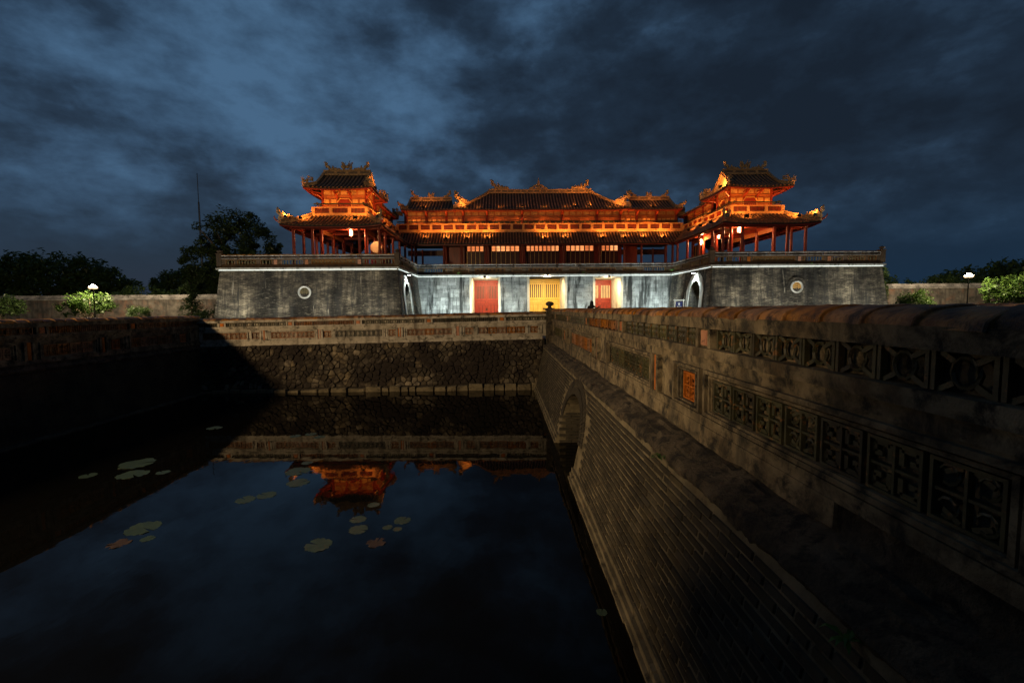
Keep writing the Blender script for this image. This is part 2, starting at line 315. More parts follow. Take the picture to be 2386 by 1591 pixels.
# ------------------------------------------------------------------ mesh helpers
class MB:
    def __init__(s, fn=None):
        s.v = []; s.f = []; s.mi = []; s.fn = fn; s.m = 0

    def add(s, vs_, fs):
        o = len(s.v); s.v += [tuple(p) for p in vs_]
        for f in fs:
            s.f.append([i + o for i in f]); s.mi.append(s.m)

    def box(s, x0, x1, y0, y1, z0, z1):
        s.add([(x0, y0, z0), (x1, y0, z0), (x1, y1, z0), (x0, y1, z0), (x0, y0, z1), (x1, y0, z1), (x1, y1, z1), (x0, y1, z1)],
              [(0, 3, 2, 1), (4, 5, 6, 7), (0, 1, 5, 4), (1, 2, 6, 5), (2, 3, 7, 6), (3, 0, 4, 7)])

    def hexa(s, p):
        """8 corners in box order"""
        s.add(p, [(0, 3, 2, 1), (4, 5, 6, 7), (0, 1, 5, 4), (1, 2, 6, 5), (2, 3, 7, 6), (3, 0, 4, 7)])

    def bar(s, a, b, w, h, up=(0, 0, 1)):
        a = Vector(a); b = Vector(b); d = (b - a).normalized(); u = Vector(up)
        r = d.cross(u)
        if r.length < 1e-4: r = d.cross(Vector((1, 0, 0)))
        r.normalize(); u = r.cross(d).normalized(); r *= w / 2; u *= h / 2
        s.hexa([a - r - u, a + r - u, b + r - u, b - r - u, a - r + u, a + r + u, b + r + u, b - r + u])

    def loft(s, loops, caps=True, closed=True):
        n = len(loops[0]); vs_ = [p for l in loops for p in l]; fs = []
        for i in range(len(loops) - 1):
            for j in range(n if closed else n - 1):
                k = (j + 1) % n
                fs.append((i * n + j, i * n + k, (i + 1) * n + k, (i + 1) * n + j))
        if caps and closed:
            fs.append(tuple(range(n))[::-1]); fs.append(tuple(range((len(loops) - 1) * n, len(loops) * n)))
        s.add(vs_, fs)

    def tube(s, pts, rad, n=8, caps=True):
        pts = [Vector(p) for p in pts]
        if not isinstance(rad, (list, tuple)): rad = [rad] * len(pts)
        loops = []
        ref = Vector((0.31, 0.17, 0.93))
        for i, p in enumerate(pts):
            d = (pts[min(i + 1, len(pts) - 1)] - pts[max(i - 1, 0)]).normalized()
            a = d.cross(ref)
            if a.length < 0.05: a = d.cross(Vector((1, 0, 0)))
            a.normalize(); b_ = d.cross(a)
            loops.append([p + (a * math.cos(2 * math.pi * k / n) + b_ * math.sin(2 * math.pi * k / n)) * rad[i] for k in range(n)])
        s.loft(loops, caps)

    def lathe(s, c, prof, n=12):
        c = Vector(c)
        s.loft([[c + Vector((r * math.cos(2 * math.pi * k / n), r * math.sin(2 * math.pi * k / n), z)) for k in range(n)] for r, z in prof])

    def ball(s, c, r, n=10, sq=(1, 1, 1)):
        c = Vector(c); m = max(4, n // 2); loops = []
        for i in range(m + 1):
            a = math.pi * (i + 0.02) / (m + 0.04)
            loops.append([c + Vector((r * sq[0] * math.sin(a) * math.cos(2 * math.pi * k / n), r * sq[1] * math.sin(a) * math.sin(2 * math.pi * k / n), -r * sq[2] * math.cos(a))) for k in range(n)])
        s.loft(loops)

    def prism(s, poly, a, b):
        """poly of 2-D points; a, b map a 2-D point to the two faces"""
        n = len(poly); s.add([a(p) for p in poly] + [b(p) for p in poly],
                             [tuple(range(n))[::-1], tuple(range(n, 2 * n))] + [(i, (i + 1) % n, n + (i + 1) % n, n + i) for i in range(n)])

    def mesh(s, name, mats, smooth=False, normals=True):
        me = bpy.data.meshes.new(name)
        vv = [s.fn(*p) for p in s.v] if s.fn else s.v
        me.from_pydata(vv, [], s.f)
        for m in (mats if isinstance(mats, (list, tuple)) else [mats]): me.materials.append(MATS[m])
        if any(s.mi): me.polygons.foreach_set('material_index', s.mi)
        if normals:
            bm = bmesh.new(); bm.from_mesh(me); bmesh.ops.recalc_face_normals(bm, faces=bm.faces); bm.to_mesh(me); bm.free()
        if smooth:
            me.polygons.foreach_set('use_smooth', [True] * len(me.polygons))
            try: me.set_sharp_from_angle(angle=R(42))
            except Exception: pass
        return me

    def build(s, name, mats, parent=None, smooth=False, kind=None, normals=True):
        if not s.f: return None
        return place(s.mesh(name, mats, smooth, normals), name, parent=parent, kind=kind)


def wm(o):
    """world matrix before any depsgraph update"""
    return (wm(o.parent) @ o.matrix_parent_inverse @ o.matrix_basis) if o.parent else o.matrix_basis.copy()


def place(me, name, M=None, parent=None, kind=None, local=False):
    o = bpy.data.objects.new(name, me); col.objects.link(o)
    if M is not None: o.matrix_basis = M
    if parent:
        o.parent = parent
        if not local: o.matrix_parent_inverse = wm(parent).inverted()
    if kind: o['kind'] = kind
    return o


def tag(o, label=None, cat=None, group=None, kind=None):
    if label: o['label'] = label
    if cat: o['category'] = cat
    if group: o['group'] = group
    if kind: o['kind'] = kind
    return o


def thing(name, loc, label, cat, group=None):
    o = bpy.data.objects.new(name, None); col.objects.link(o)
    o.location = loc; o.empty_display_size = 0.2
    return tag(o, label, cat, group)


def copy_tree(o, parent=None):
    c = o.copy(); col.objects.link(c)
    if parent is not None: c.parent = parent
    for ch in list(o.children): copy_tree(ch, c)
    return c


def lamp(name, kind, loc, energy, color, parent=None, target=None, **kw):
    d = bpy.data.lights.new(name, kind); d.energy = energy; d.color = color
    for k, v in kw.items(): setattr(d, k, v)
    o = bpy.data.objects.new(name, d); col.objects.link(o)
    M = Matrix.Translation(loc)
    if target is not None:
        M = M @ (Vector(target) - Vector(loc)).to_track_quat('-Z', 'Y').to_matrix().to_4x4()
    o.matrix_basis = M
    if parent: o.parent = parent; o.matrix_parent_inverse = wm(parent).inverted()
    return o


def basis(loc, ax, ay, az, sc=1.0):
    ax, ay, az = Vector(ax), Vector(ay), Vector(az)
    M = Matrix.Identity(4)
    for i in range(3):
        M[i][0] = ax[i] * sc; M[i][1] = ay[i] * sc; M[i][2] = az[i] * sc; M[i][3] = loc[i]
    return M


def lerp(a, b, t): return a + (b - a) * t


def fbm(x, y, z=0.0): return noise.noise(Vector((x, y, z)))

# ------------------------------------------------------------------ ground, water
WATER = -2.0


def setting():
    m = MB()
    x0, x1, y0, y1 = -12.62, 62.0, -1.3, 18.95
    B = 1400
    m.add([(-B, -B, 0), (B, -B, 0), (B, y0, 0), (-B, y0, 0), (-B, y1, 0), (B, y1, 0), (B, B, 0), (-B, B, 0), (x0, y0, 0), (x0, y1, 0), (x1, y0, 0), (x1, y1, 0)],
          [(0, 1, 2, 10, 8, 3), (3, 8, 9, 4), (4, 9, 11, 5, 6, 7), (10, 2, 5, 11)])
    tag(m.build('ground', 'grass_ground'), kind='structure')
    m = MB(); m.add([(x0 - 1, y0 - 0.5, WATER), (x1, y0 - 0.5, WATER), (x1, y1 + 0.5, WATER), (x0 - 1, y1 + 0.5, WATER)], [(0, 1, 2, 3)])
    tag(m.build('water', 'moat_water'), kind='structure')
    m = MB(); m.box(-7, 16.5, 18.98, 47.6, -0.2, 0.012)
    tag(m.build('forecourt_pavement', 'deck_stone'), kind='structure')


setting()


# ------------------------------------------------------------------ moat parapets (shared pieces)
def cap_tile_mesh(L=0.36, hw=0.23, h=0.125, broken=0):
    m = MB(); n = 10; loops = []
    rows = [(0, 0.86), (0.03, 0.89), (L * 0.35, 0.925), (L * 0.7, 0.955), (L - 0.02, 0.985), (L - 0.008, 1.01), (L, 0.985)]
    for x, k in rows:
        l = [Vector((x, -hw * k * math.cos(math.pi * i / n), h * k * (math.sin(math.pi * i / n) ** 0.8) + 0.0)) for i in range(n + 1)]
        for p in l: p.z += 0.010 * fbm(p.x * 11 + broken * 5, p.y * 9, broken)
        loops.append(l)
    m.loft(loops, True, True)
    return m.mesh('cap_tile', 'cap_tile', True)


CAPS = [cap_tile_mesh(0.36 + 0.012 * i, 0.235, 0.104 + 0.003 * i, i + 1) for i in range(4)]


def grille_mesh(matn, w=0.335, h=0.30, var=0):
    m = MB(); d0, d1 = -0.022, 0.022; e = 0.018
    W, H = w / 2, h / 2
    for a in (-1, 1):
        m.box(a * W - (e if a > 0 else 0), a * W + (0 if a > 0 else e), d0, d1, -H, H)
        m.box(-W + e, W - e, d0, d1, a * H - (e if a > 0 else 0), a * H + (0 if a > 0 else e))
    q = e * 0.85; d2, d3 = -0.018, 0.017
    m.box(-q / 2, q / 2, d2, d3, -H + e, H - e); m.box(-W + e, -q / 2, d2, d3 - 0.003, -q / 2, q / 2); m.box(q / 2, W - e, d2, d3 - 0.003, -q / 2, q / 2)
    for sx in (-1, 1):
        for sz in (-1, 1):
            a, b = W * 0.52 * sx, H * 0.52 * sz
            if var == 0:
                pts = [(a - sx * 0.052, b - sz * 0.045), (a - sx * 0.052, b + sz * 0.04), (a + sx * 0.045, b + sz * 0.04), (a + sx * 0.045, b - sz * 0.02), (a - sx * 0.004, b - sz * 0.02)]
                for p, r in zip(pts, pts[1:]): m.bar((p[0], 0, p[1]), (r[0], 0, r[1]), 0.03, 0.014, (0, 1, 0))
            else:
                m.tube([(a + 0.045 * math.cos(t), 0, b + 0.045 * math.sin(t)) for t in [k * 0.7 + 0.4 for k in range(8)]], 0.011, 5)
                m.bar((a - sx * 0.06, 0, b + sz * 0.05), (a + sx * 0.02, 0, b + sz * 0.01), 0.025, 0.013, (0, 1, 0))
    return m.mesh('grille_tile', matn)


GRILLE = {c: [grille_mesh(c, var=v) for v in (0, 1)] for c in ('glaze_green', 'glaze_orange')}


def frieze_mesh(matn, w=0.30, h=0.19, var=0):
    m = MB(); W, H = w / 2, h / 2
    m.box(-W, -W + 0.022, -0.02, 0.02, -H, H); m.box(W - 0.022, W, -0.02, 0.02, -H, H)
    if var == 0:
        m.tube([(0.062 * math.cos(k * math.pi / 5), 0, 0.068 * math.sin(k * math.pi / 5)) for k in range(11)], 0.013, 5)
        for a in (-1, 1):
            for b in (-1, 1): m.bar((a * 0.05, 0, b * 0.05), (a * (W - 0.02), 0, b * H), 0.026, 0.018, (0, 1, 0))
    else:
        for a in (-0.075, 0.0, 0.075):
            m.lathe((a, 0, -H), [(0.014, 0), (0.014, 0.03), (0.028, 0.075), (0.014, 0.11), (0.024, 0.14), (0.016, h)], 6)
    return m.mesh('frieze_tile', matn)


FRIEZE = {c: [frieze_mesh(c, var=v) for v in (0, 1)] for c in ('glaze_green', 'glaze_orange')}


def plate_mesh(w, h):
    m = MB(); m.box(-w / 2, w / 2, -0.02, 0.012, -h / 2, h / 2); m.box(-w / 2 + 0.012, w / 2 - 0.012, 0.012, 0.018, -h / 2 + 0.012, h / 2 - 0.012)
    return m.mesh('plate', 'terracotta')


PLATE_LOW = plate_mesh(0.105, 0.46); PLATE_UP = plate_mesh(0.15, 0.15); SQUARE = grille_mesh('terracotta', 0.30, 0.30, 1)


def moat_parapet(root, name, O, S, D, s0, s1, posts, plates, longs, smalls, colour, plaster='plaster', top=1.27, seed=1, tiles=True, thick=0.40, upcolour=None, sq=None, zs=1.0):
    """parapet with a tile cap, an openwork frieze and framed panels; s runs along, d towards the viewer"""
    O, S, D = Vector(O), Vector(S), Vector(D); Z = Vector((0, 0, 1)); rnd = random.Random(seed)
    def fn(s, d, z): return O + S * s + D * d + Z * ((z - 1.27) * (zs if z > 0.05 else 1.0) + top + (0 if z > 0.05 else 1.22 * (1 - zs)))
    m = MB(fn)

    def slab(a, b, d0, d1, z0, z1):
        # long slabs get irregular edges
        n = max(1, int((b - a) / 0.22)); loops = []
        for i in range(n + 1):
            s = lerp(a, b, i / n); j = lambda k: 0.006 * fbm(s * 3.1 + k, k * 2.0, seed)
            loops.append([(s, d0, z0 + j(1)), (s, d1 + j(2), z0 + j(3)), (s, d1 + j(4), z1 + j(5)), (s, d0, z1 + j(6))])
        m.loft(loops)
    B = -thick
    slab(s0, s1, B - 0.03, 0.035, 1.045, 1.155)               # cap beam
    slab(s0, s1, B, -0.10, 0.85, 1.045)                        # frieze back
    slab(s0, s1, B, 0.030, 0.755, 0.85)                        # rail
    slab(s0, s1, B, -0.004, 0.655, 0.752)                      # lower rail
    slab(s0, s1, B, -0.075, 0.18, 0.655)                       # panel back
    slab(s0, s1, B, 0.03, 0.085, 0.18)                         # foot moulding
    # frame between openings, proud of the recessed back
    opens = sorted([(a, b) for a, b in longs] + [(a, b) for a, b in smalls])
    cur = s0
    for a, b in opens + [(s1, s1)]:
        if a > cur: slab(cur, a, -0.075, -0.012, 0.18, 0.655)
        if b > a:
            slab(a, b, -0.075, -0.012, 0.18, 0.245); slab(a, b, -0.075, -0.012, 0.56, 0.655)
        cur = b
    for a, b in longs:                                          # moulded frame round each long panel
        for g, (e0, e1), w in ((0.12, (0.637, 0.188), 0.034), (0.045, (0.588, 0.222), 0.022)):
            a2, b2 = a - g, b + g; pr = 0.028 if g > 0.1 else 0.008
            for (p, q, z0, z1) in ((a2, b2, e0 - w, e0), (a2, b2, e1, e1 + w), (a2, a2 + w * 1.3, e1 + w, e0 - w), (b2 - w * 1.3, b2, e1 + w, e0 - w)):
                m.box(p, q, -0.012, pr, z0, z1)
    for a, b in smalls:
        for g, w, pr in ((0.17, 0.04, 0.03), (0.06, 0.03, 0.012)):
            a2, b2 = a - g, b + g; e0, e1 = 0.56 + g * 0.45, 0.245 - g * 0.33
            for (p, q, z0, z1) in ((a2, b2, e0 - w * .6, e0), (a2, b2, e1, e1 + w * .6), (a2, a2 + w, e1 + w * .6, e0 - w * .6), (b2 - w, b2, e1 + w * .6, e0 - w * .6)):
                m.box(p, q, -0.012, pr, z0, z1)
    for p in plates:                                            # piers beside each plate
        for e in (-1, 1): m.box(p + e * 0.105 - 0.035, p + e * 0.105 + 0.035, -0.012, 0.045, 0.18, 0.655)
    for p in posts:
        for e in (-1, 1): m.box(p + e * 0.135 - 0.03, p + e * 0.135 + 0.03, -0.10, 0.006, 0.85, 1.045)
        m.box(p - 0.105, p + 0.105, -0.10, -0.03, 0.85, 1.045)
    par = m.build(name, plaster, root)

    def put(me, s, d, z, nm):
        place(me, nm, basis(fn(s, d, z), S, D, Z * zs), par)
    if tiles:
        s = s0
        while s < s1 - 0.05:
            me = CAPS[rnd.randrange(4)]
            place(me, 'cap_tile', basis(fn(s + 0.36, -thick / 2 + 0.01 + rnd.uniform(-0.006, 0.006), 1.148 + rnd.uniform(-0.004, 0.008)), -S, D, (Vector((0, 0, 1)) + S * rnd.uniform(-0.03, 0.0))), par)
            s += 0.335
    for p in posts: put(PLATE_UP, p, -0.022, 0.948, 'plate')
    for p in plates: put(PLATE_LOW, p, 0.008, 0.415, 'plate')
    for k, (a, b) in enumerate(longs):
        n = max(1, round((b - a) / 0.36)); w = (b - a) / n
        cc = colour[k % len(colour)]
        for i in range(n):
            put(GRILLE[cc if rnd.random() < 0.97 else 'glaze_orange'][0 if rnd.random() < 0.75 else 1], a + (i + 0.5) * w, -0.04, 0.40, 'grille_tile')
    for a, b in smalls:
        put(SQUARE if not sq else GRILLE[sq][1], (a + b) / 2, -0.04, 0.40, 'square_tile')
    ps = sorted(posts); ends = [s0 - 0.135] + ps + [s1 + 0.135]
    for k in range(len(ends) - 1):
        a, b = ends[k] + 0.20, ends[k + 1] - 0.20
        n = int((b - a) / 0.31)
        if n < 1: continue
        w = (b - a) / n; cc = (upcolour or colour)[k % len(upcolour or colour)]
        for i in range(n): put(FRIEZE[cc][(k + 1) % 2], a + (i + 0.5) * w, -0.06, 0.947, 'frieze_tile')
    return par, fn


def skirt(fn, prof, s0, s1, seed, amp=0.02, step=0.12):
    """rough plastered shoulder swept along s"""
    m = MB(fn); n = max(2, int((s1 - s0) / step)); loops = []
    for i in range(n + 1):
        s = lerp(s0, s1, i / n)
        loops.append([(s, d + amp * (fbm(s * 2.3, j * 1.7, seed) + 0.6 * fbm(s * 8, j * 3.1, seed + 4) + 0.35 * fbm(s * 23, j * 4.7, seed + 6)), z + amp * 0.7 * fbm(s * 2.9, j * 2.1, seed + 9)) for j, (d, z) in enumerate(prof)] + [(s, -0.3, prof[-1][1]), (s, -0.3, prof[0][1])])
    m.loft(loops)
    return m


def brick_mesh(L, h, seed):
    m = MB(); e = 0.007; r = random.Random(seed); j = lambda: r.uniform(-0.003, 0.003)
    b = [(-L / 2 + j(), 0, -h / 2 + j()), (L / 2 + j(), 0, -h / 2 + j()), (L / 2 + j(), 0, h / 2 + j()), (-L / 2 + j(), 0, h / 2 + j())]
    f = [(x - math.copysign(e, x), 0.014 + r.uniform(0, 0.005), z - math.copysign(e, z)) for x, _, z in b]
    m.add(b + f, [(4, 5, 6, 7), (0, 1, 5, 4), (1, 2, 6, 5), (2, 3, 7, 6), (3, 0, 4, 7), (3, 2, 1, 0)])
    return m.mesh('brick', 'bridge_brick')


def arch_face(m, a0, a1, z0, z1, c, hw, spring, crown, n=12):
    """flat (s, z) wall face with an arched opening, as quads through m.fn(s, d, z) at d given by caller"""
    def top(s):
        t = max(0.0, 1 - ((s - c) / hw) ** 2)
        return spring + (crown - spring) * math.sqrt(t)
    ss = [a0] + [c - hw * math.cos(math.pi * i / n) for i in range(n + 1)] + [a1]
    return ss, top


# ------------------------------------------------------------------ bridge
BX = 2.0; BRIDGE_W = 6.6
ARCH_C, ARCH_HW = 9.72, 1.13


def bridge():
    root = thing('moat_bridge', (5.3, 9, WATER), 'long brick bridge over the moat with tile capped openwork parapet, running to the gate', 'bridge')
    par, fn = moat_parapet(root, 'parapet', (BX, 0, 0), (0, 1, 0), (-1, 0, 0), -1.2, 18.35,
                           posts=[1.3, 4.5, 7.7, 10.9, 14.1, 17.3], plates=[1.05, 5.83, 9.5, 14.0],
                           longs=[(-0.9, 0.7), (1.72, 4.31), (6.15, 8.55), (10.15, 13.3), (15.2, 17.7)], smalls=[(4.68, 5.06), (14.55, 14.9)], sq=None,
                           colour=['glaze_green', 'glaze_green', 'glaze_green', 'glaze_orange', 'glaze_green'], seed=3)
    skirt(fn, [(0.0, 0.10), (0.005, -0.07), (0.03, -0.10), (0.10, -0.105), (0.125, -0.135), (0.21, -0.15), (0.24, -0.185), (0.32, -0.21), (0.355, -0.27), (0.335, -0.335)], -1.2, 18.9, 5, 0.03, 0.06).build('shoulder', 'plaster_dark', root, True)
    # plaster face left on part of the shoulder
    m = MB(fn); n = 60; loops = []
    for i in range(n + 1):
        s = lerp(2.6, 18.3, i / n); low = -0.085 + 0.05 * fbm(s * 1.3, 3.3) + 0.03 * fbm(s * 5, 1.1)
        loops.append([(s, 0.012, 0.095), (s, 0.038 + 0.006 * fbm(s * 4, 0.2), 0.09), (s, 0.045 + 0.01 * fbm(s * 3, 7.2), low), (s, 0.012, low)])
    m.loft(loops); m.build('plaster_skim', 'plaster', root, True)

    # brick side wall with an arched water passage
    def dz(z): return lerp(0.70, 0.345, (z + 2.0) / 1.67)       # batter
    z0, z1 = -2.4, -0.30
    m = MB(fn)
    n = 14; spring, crown = -1.35, -0.62
    def top(s):
        t = max(0.0, 1 - ((s - ARCH_C) / ARCH_HW) ** 2); return spring + (crown - spring) * math.sqrt(t)
    ss = [ARCH_C - ARCH_HW * math.cos(math.pi * i / n) for i in range(n + 1)]
    for a, b in ((-1.3, ss[0]), (ss[-1], 18.9)):
        m.add([(a, dz(z0), z0), (b, dz(z0), z0), (b, dz(z1), z1), (a, dz(z1), z1)], [(0, 1, 2, 3)])
    for a, b in zip(ss, ss[1:]):
        ta, tb = top(a), top(b)
        m.add([(a, dz(ta), ta), (b, dz(tb), tb), (b, dz(z1), z1), (a, dz(z1), z1)], [(0, 1, 2, 3)])
        m.add([(a, dz(ta), ta), (b, dz(tb), tb), (b, -BRIDGE_W, tb), (a, -BRIDGE_W, ta)], [(0, 1, 2, 3)])
    for s in (ss[0], ss[-1]):
        m.add([(s, dz(z0), z0), (s, dz(spring), spring), (s, -BRIDGE_W, spring), (s, -BRIDGE_W, z0)], [(0, 1, 2, 3)])
    wall = m.build('side_wall', 'mortar', root, normals=False)
    # bricks: the largest in view each its own piece
    ch = 0.0765; L = 0.30; be = math.atan2(0.355, 1.67)
    N = Vector((-math.cos(be), 0, math.sin(be))); U = Vector((math.sin(be), 0, math.cos(be)))
    meshes = [brick_mesh(L - 0.017, ch - 0.015, i) for i in range(5)]; half = brick_mesh(L / 2 - 0.012, ch - 0.011, 9)
    stuff = MB(); cnt = 0; rnd = random.Random(4); spots = []
    for c in range(27):
        z = -0.36 - c * ch * math.cos(be) - ch / 2
        if z < -2.2: break
        off = (c % 2) * L / 2
        s = -1.2 + off
        while s < 18.6:
            inside = abs(s - ARCH_C) < ARCH_HW + 0.36 + L / 2 and z < -0.42 and not (top(s) + 0.62 < z)
            if not inside:
                vis = abs(z - 1.25) < 1.5 * max(0.3, s) + 0.2
                spots.append((s, z, vis))
            s += L
    spots.sort(key=lambda p: p[0] if p[2] and p[0] > 1.6 else 99)
    for i, (s, z, vis) in enumerate(spots):
        wob = 0.012 * fbm(s * 0.7, z * 3.0, 2.0)
        M = basis(fn(s + rnd.uniform(-0.007, 0.007), dz(z) - 0.004 + rnd.uniform(-0.007, 0.006), z + wob), Vector((0, 1, rnd.uniform(-0.012, 0.012))), N + Vector((0, rnd.uniform(-0.03, 0.03), 0)), U)
        if i < 300:
            place(meshes[rnd.randrange(5)], 'brick', M, wall)
        else:
            me = meshes[rnd.randrange(5)]
            stuff.add([M @ v.co for v in me.vertices], [tuple(p.vertices) for p in me.polygons])
    stuff.build('far_bricks', 'bridge_brick', wall, kind='stuff', normals=False)
    # arch rings of brick on edge
    ring = MB(fn)
    for k, (r0, r1) in enumerate(((0.0, 0.16), (0.175, 0.33))):
        cnt = 34
        for i in range(cnt):
            a = math.pi * (i + 0.08) / cnt; b = math.pi * (i + 0.92) / cnt
            P = []
            for ang, rr in ((a, r0), (b, r0), (b, r1), (a, r1)):
                P.append((ARCH_C - (ARCH_HW + rr) * math.cos(ang), spring + (crown - spring + rr) * math.sin(ang)))
            ring.add([(s, dz(z) - 0.01, z) for s, z in P] + [(s, dz(z) + 0.03 - 0.012 * k, z) for s, z in P], [(4, 5, 6, 7), (0, 1, 5, 4), (1, 2, 6, 5), (2, 3, 7, 6), (3, 0, 4, 7)])
    ring.build('arch_ring', 'bridge_brick', root, kind='stuff')
    # brick courses inside the passage
    inner = MB()
    for c in range(14):
        z = -2.15 + c * 0.076
        if z > spring + 0.05: break
        for k in range(14):
            x = BX - 0.66 + k * 0.30 + (c % 2) * 0.15
            inner.box(x + 0.006, x + 0.294, ARCH_C + ARCH_HW - 0.016, ARCH_C + ARCH_HW + 0.02, z + 0.005, z + 0.07)
    inner.build('passage_bricks', 'bridge_brick', root, kind='stuff')
    # plinth: stepped long courses at the water line
    for seg in ((-1.3, ss[0] - 0.02), (ss[-1] + 0.02, 18.5)):
        for c, (zz, dd) in enumerate(((-1.80, 0.70), (-1.88, 0.74), (-1.96, 0.78), (-2.04, 0.82))):
            m = MB(fn); s = seg[0]
            while s < seg[1]:
                e = min(seg[1], s + rnd.uniform(0.32, 0.5))
                m.box(s, e - 0.008, dd - 0.2, dd + rnd.uniform(-0.006, 0.008), zz - 0.076, zz)
                s = e
            m.build('plinth_course', 'mortar', root, kind='stuff')
    # deck, far parapet, end posts
    m = MB(); m.box(BX + 0.2, BX + BRIDGE_W, -1.3, 18.97, -0.28, 0.05); m.build('deck', 'deck_stone', root)
    m = MB()
    m.box(BX + BRIDGE_W - 0.4, BX + BRIDGE_W + 0.3, -1.3, ARCH_C - ARCH_HW, -2.4, -0.285); m.box(BX + BRIDGE_W - 0.4, BX + BRIDGE_W + 0.3, ARCH_C + ARCH_HW, 18.9, -2.4, -0.285)
    m.build('back_wall', 'dark_moat_wall', root)
    moat_parapet(root, 'back_parapet', (BX + BRIDGE_W, 0, 0), (0, 1, 0), (-1, 0, 0), -1.2, 18.35, posts=[1.3, 4.5, 7.7, 10.9, 14.1, 17.3], plates=[5.83, 9.5, 14.0],
                 longs=[], smalls=[], colour=['glaze_green'], seed=8, top=1.295)
    for x in (BX - 0.13, BX + BRIDGE_W + 0.02):
        m = MB(); m.box(x - 0.1, x + 0.2, 18.38, 18.86, -0.25, 1.20); m.box(x - 0.13, x + 0.23, 18.35, 18.9, 1.20, 1.28)
        if x < BX + 1: m.lathe((x + 0.05, 18.61, 1.28), [(0.10, 0), (0.11, 0.02), (0.06, 0.05), (0.06, 0.08), (0.13, 0.11), (0.165, 0.16), (0.155, 0.21), (0.10, 0.26), (0.02, 0.28)], 16)
        m.build('end_post', 'plaster_dark', root, True)
    return fn, dz


bridge_fn, bridge_dz = bridge()


# ------------------------------------------------------------------ far moat wall: parapet on a rubble wall
def clip_cell(c, pts, box):
    poly = [(box[0], box[2]), (box[1], box[2]), (box[1], box[3]), (box[0], box[3])]
    for q in pts:
        mx, my = (c[0] + q[0]) / 2, (c[1] + q[1]) / 2; nx, ny = q[0] - c[0], q[1] - c[1]
        out = []
        for i in range(len(poly)):
            a, b = poly[i], poly[(i + 1) % len(poly)]
            da = (a[0] - mx) * nx + (a[1] - my) * ny; db = (b[0] - mx) * nx + (b[1] - my) * ny
            if da <= 0: out.append(a)
            if (da < 0 < db) or (db < 0 < da):
                t = da / (da - db); out.append((a[0] + (b[0] - a[0]) * t, a[1] + (b[1] - a[1]) * t))
        poly = out
        if len(poly) < 3: return None
    return poly


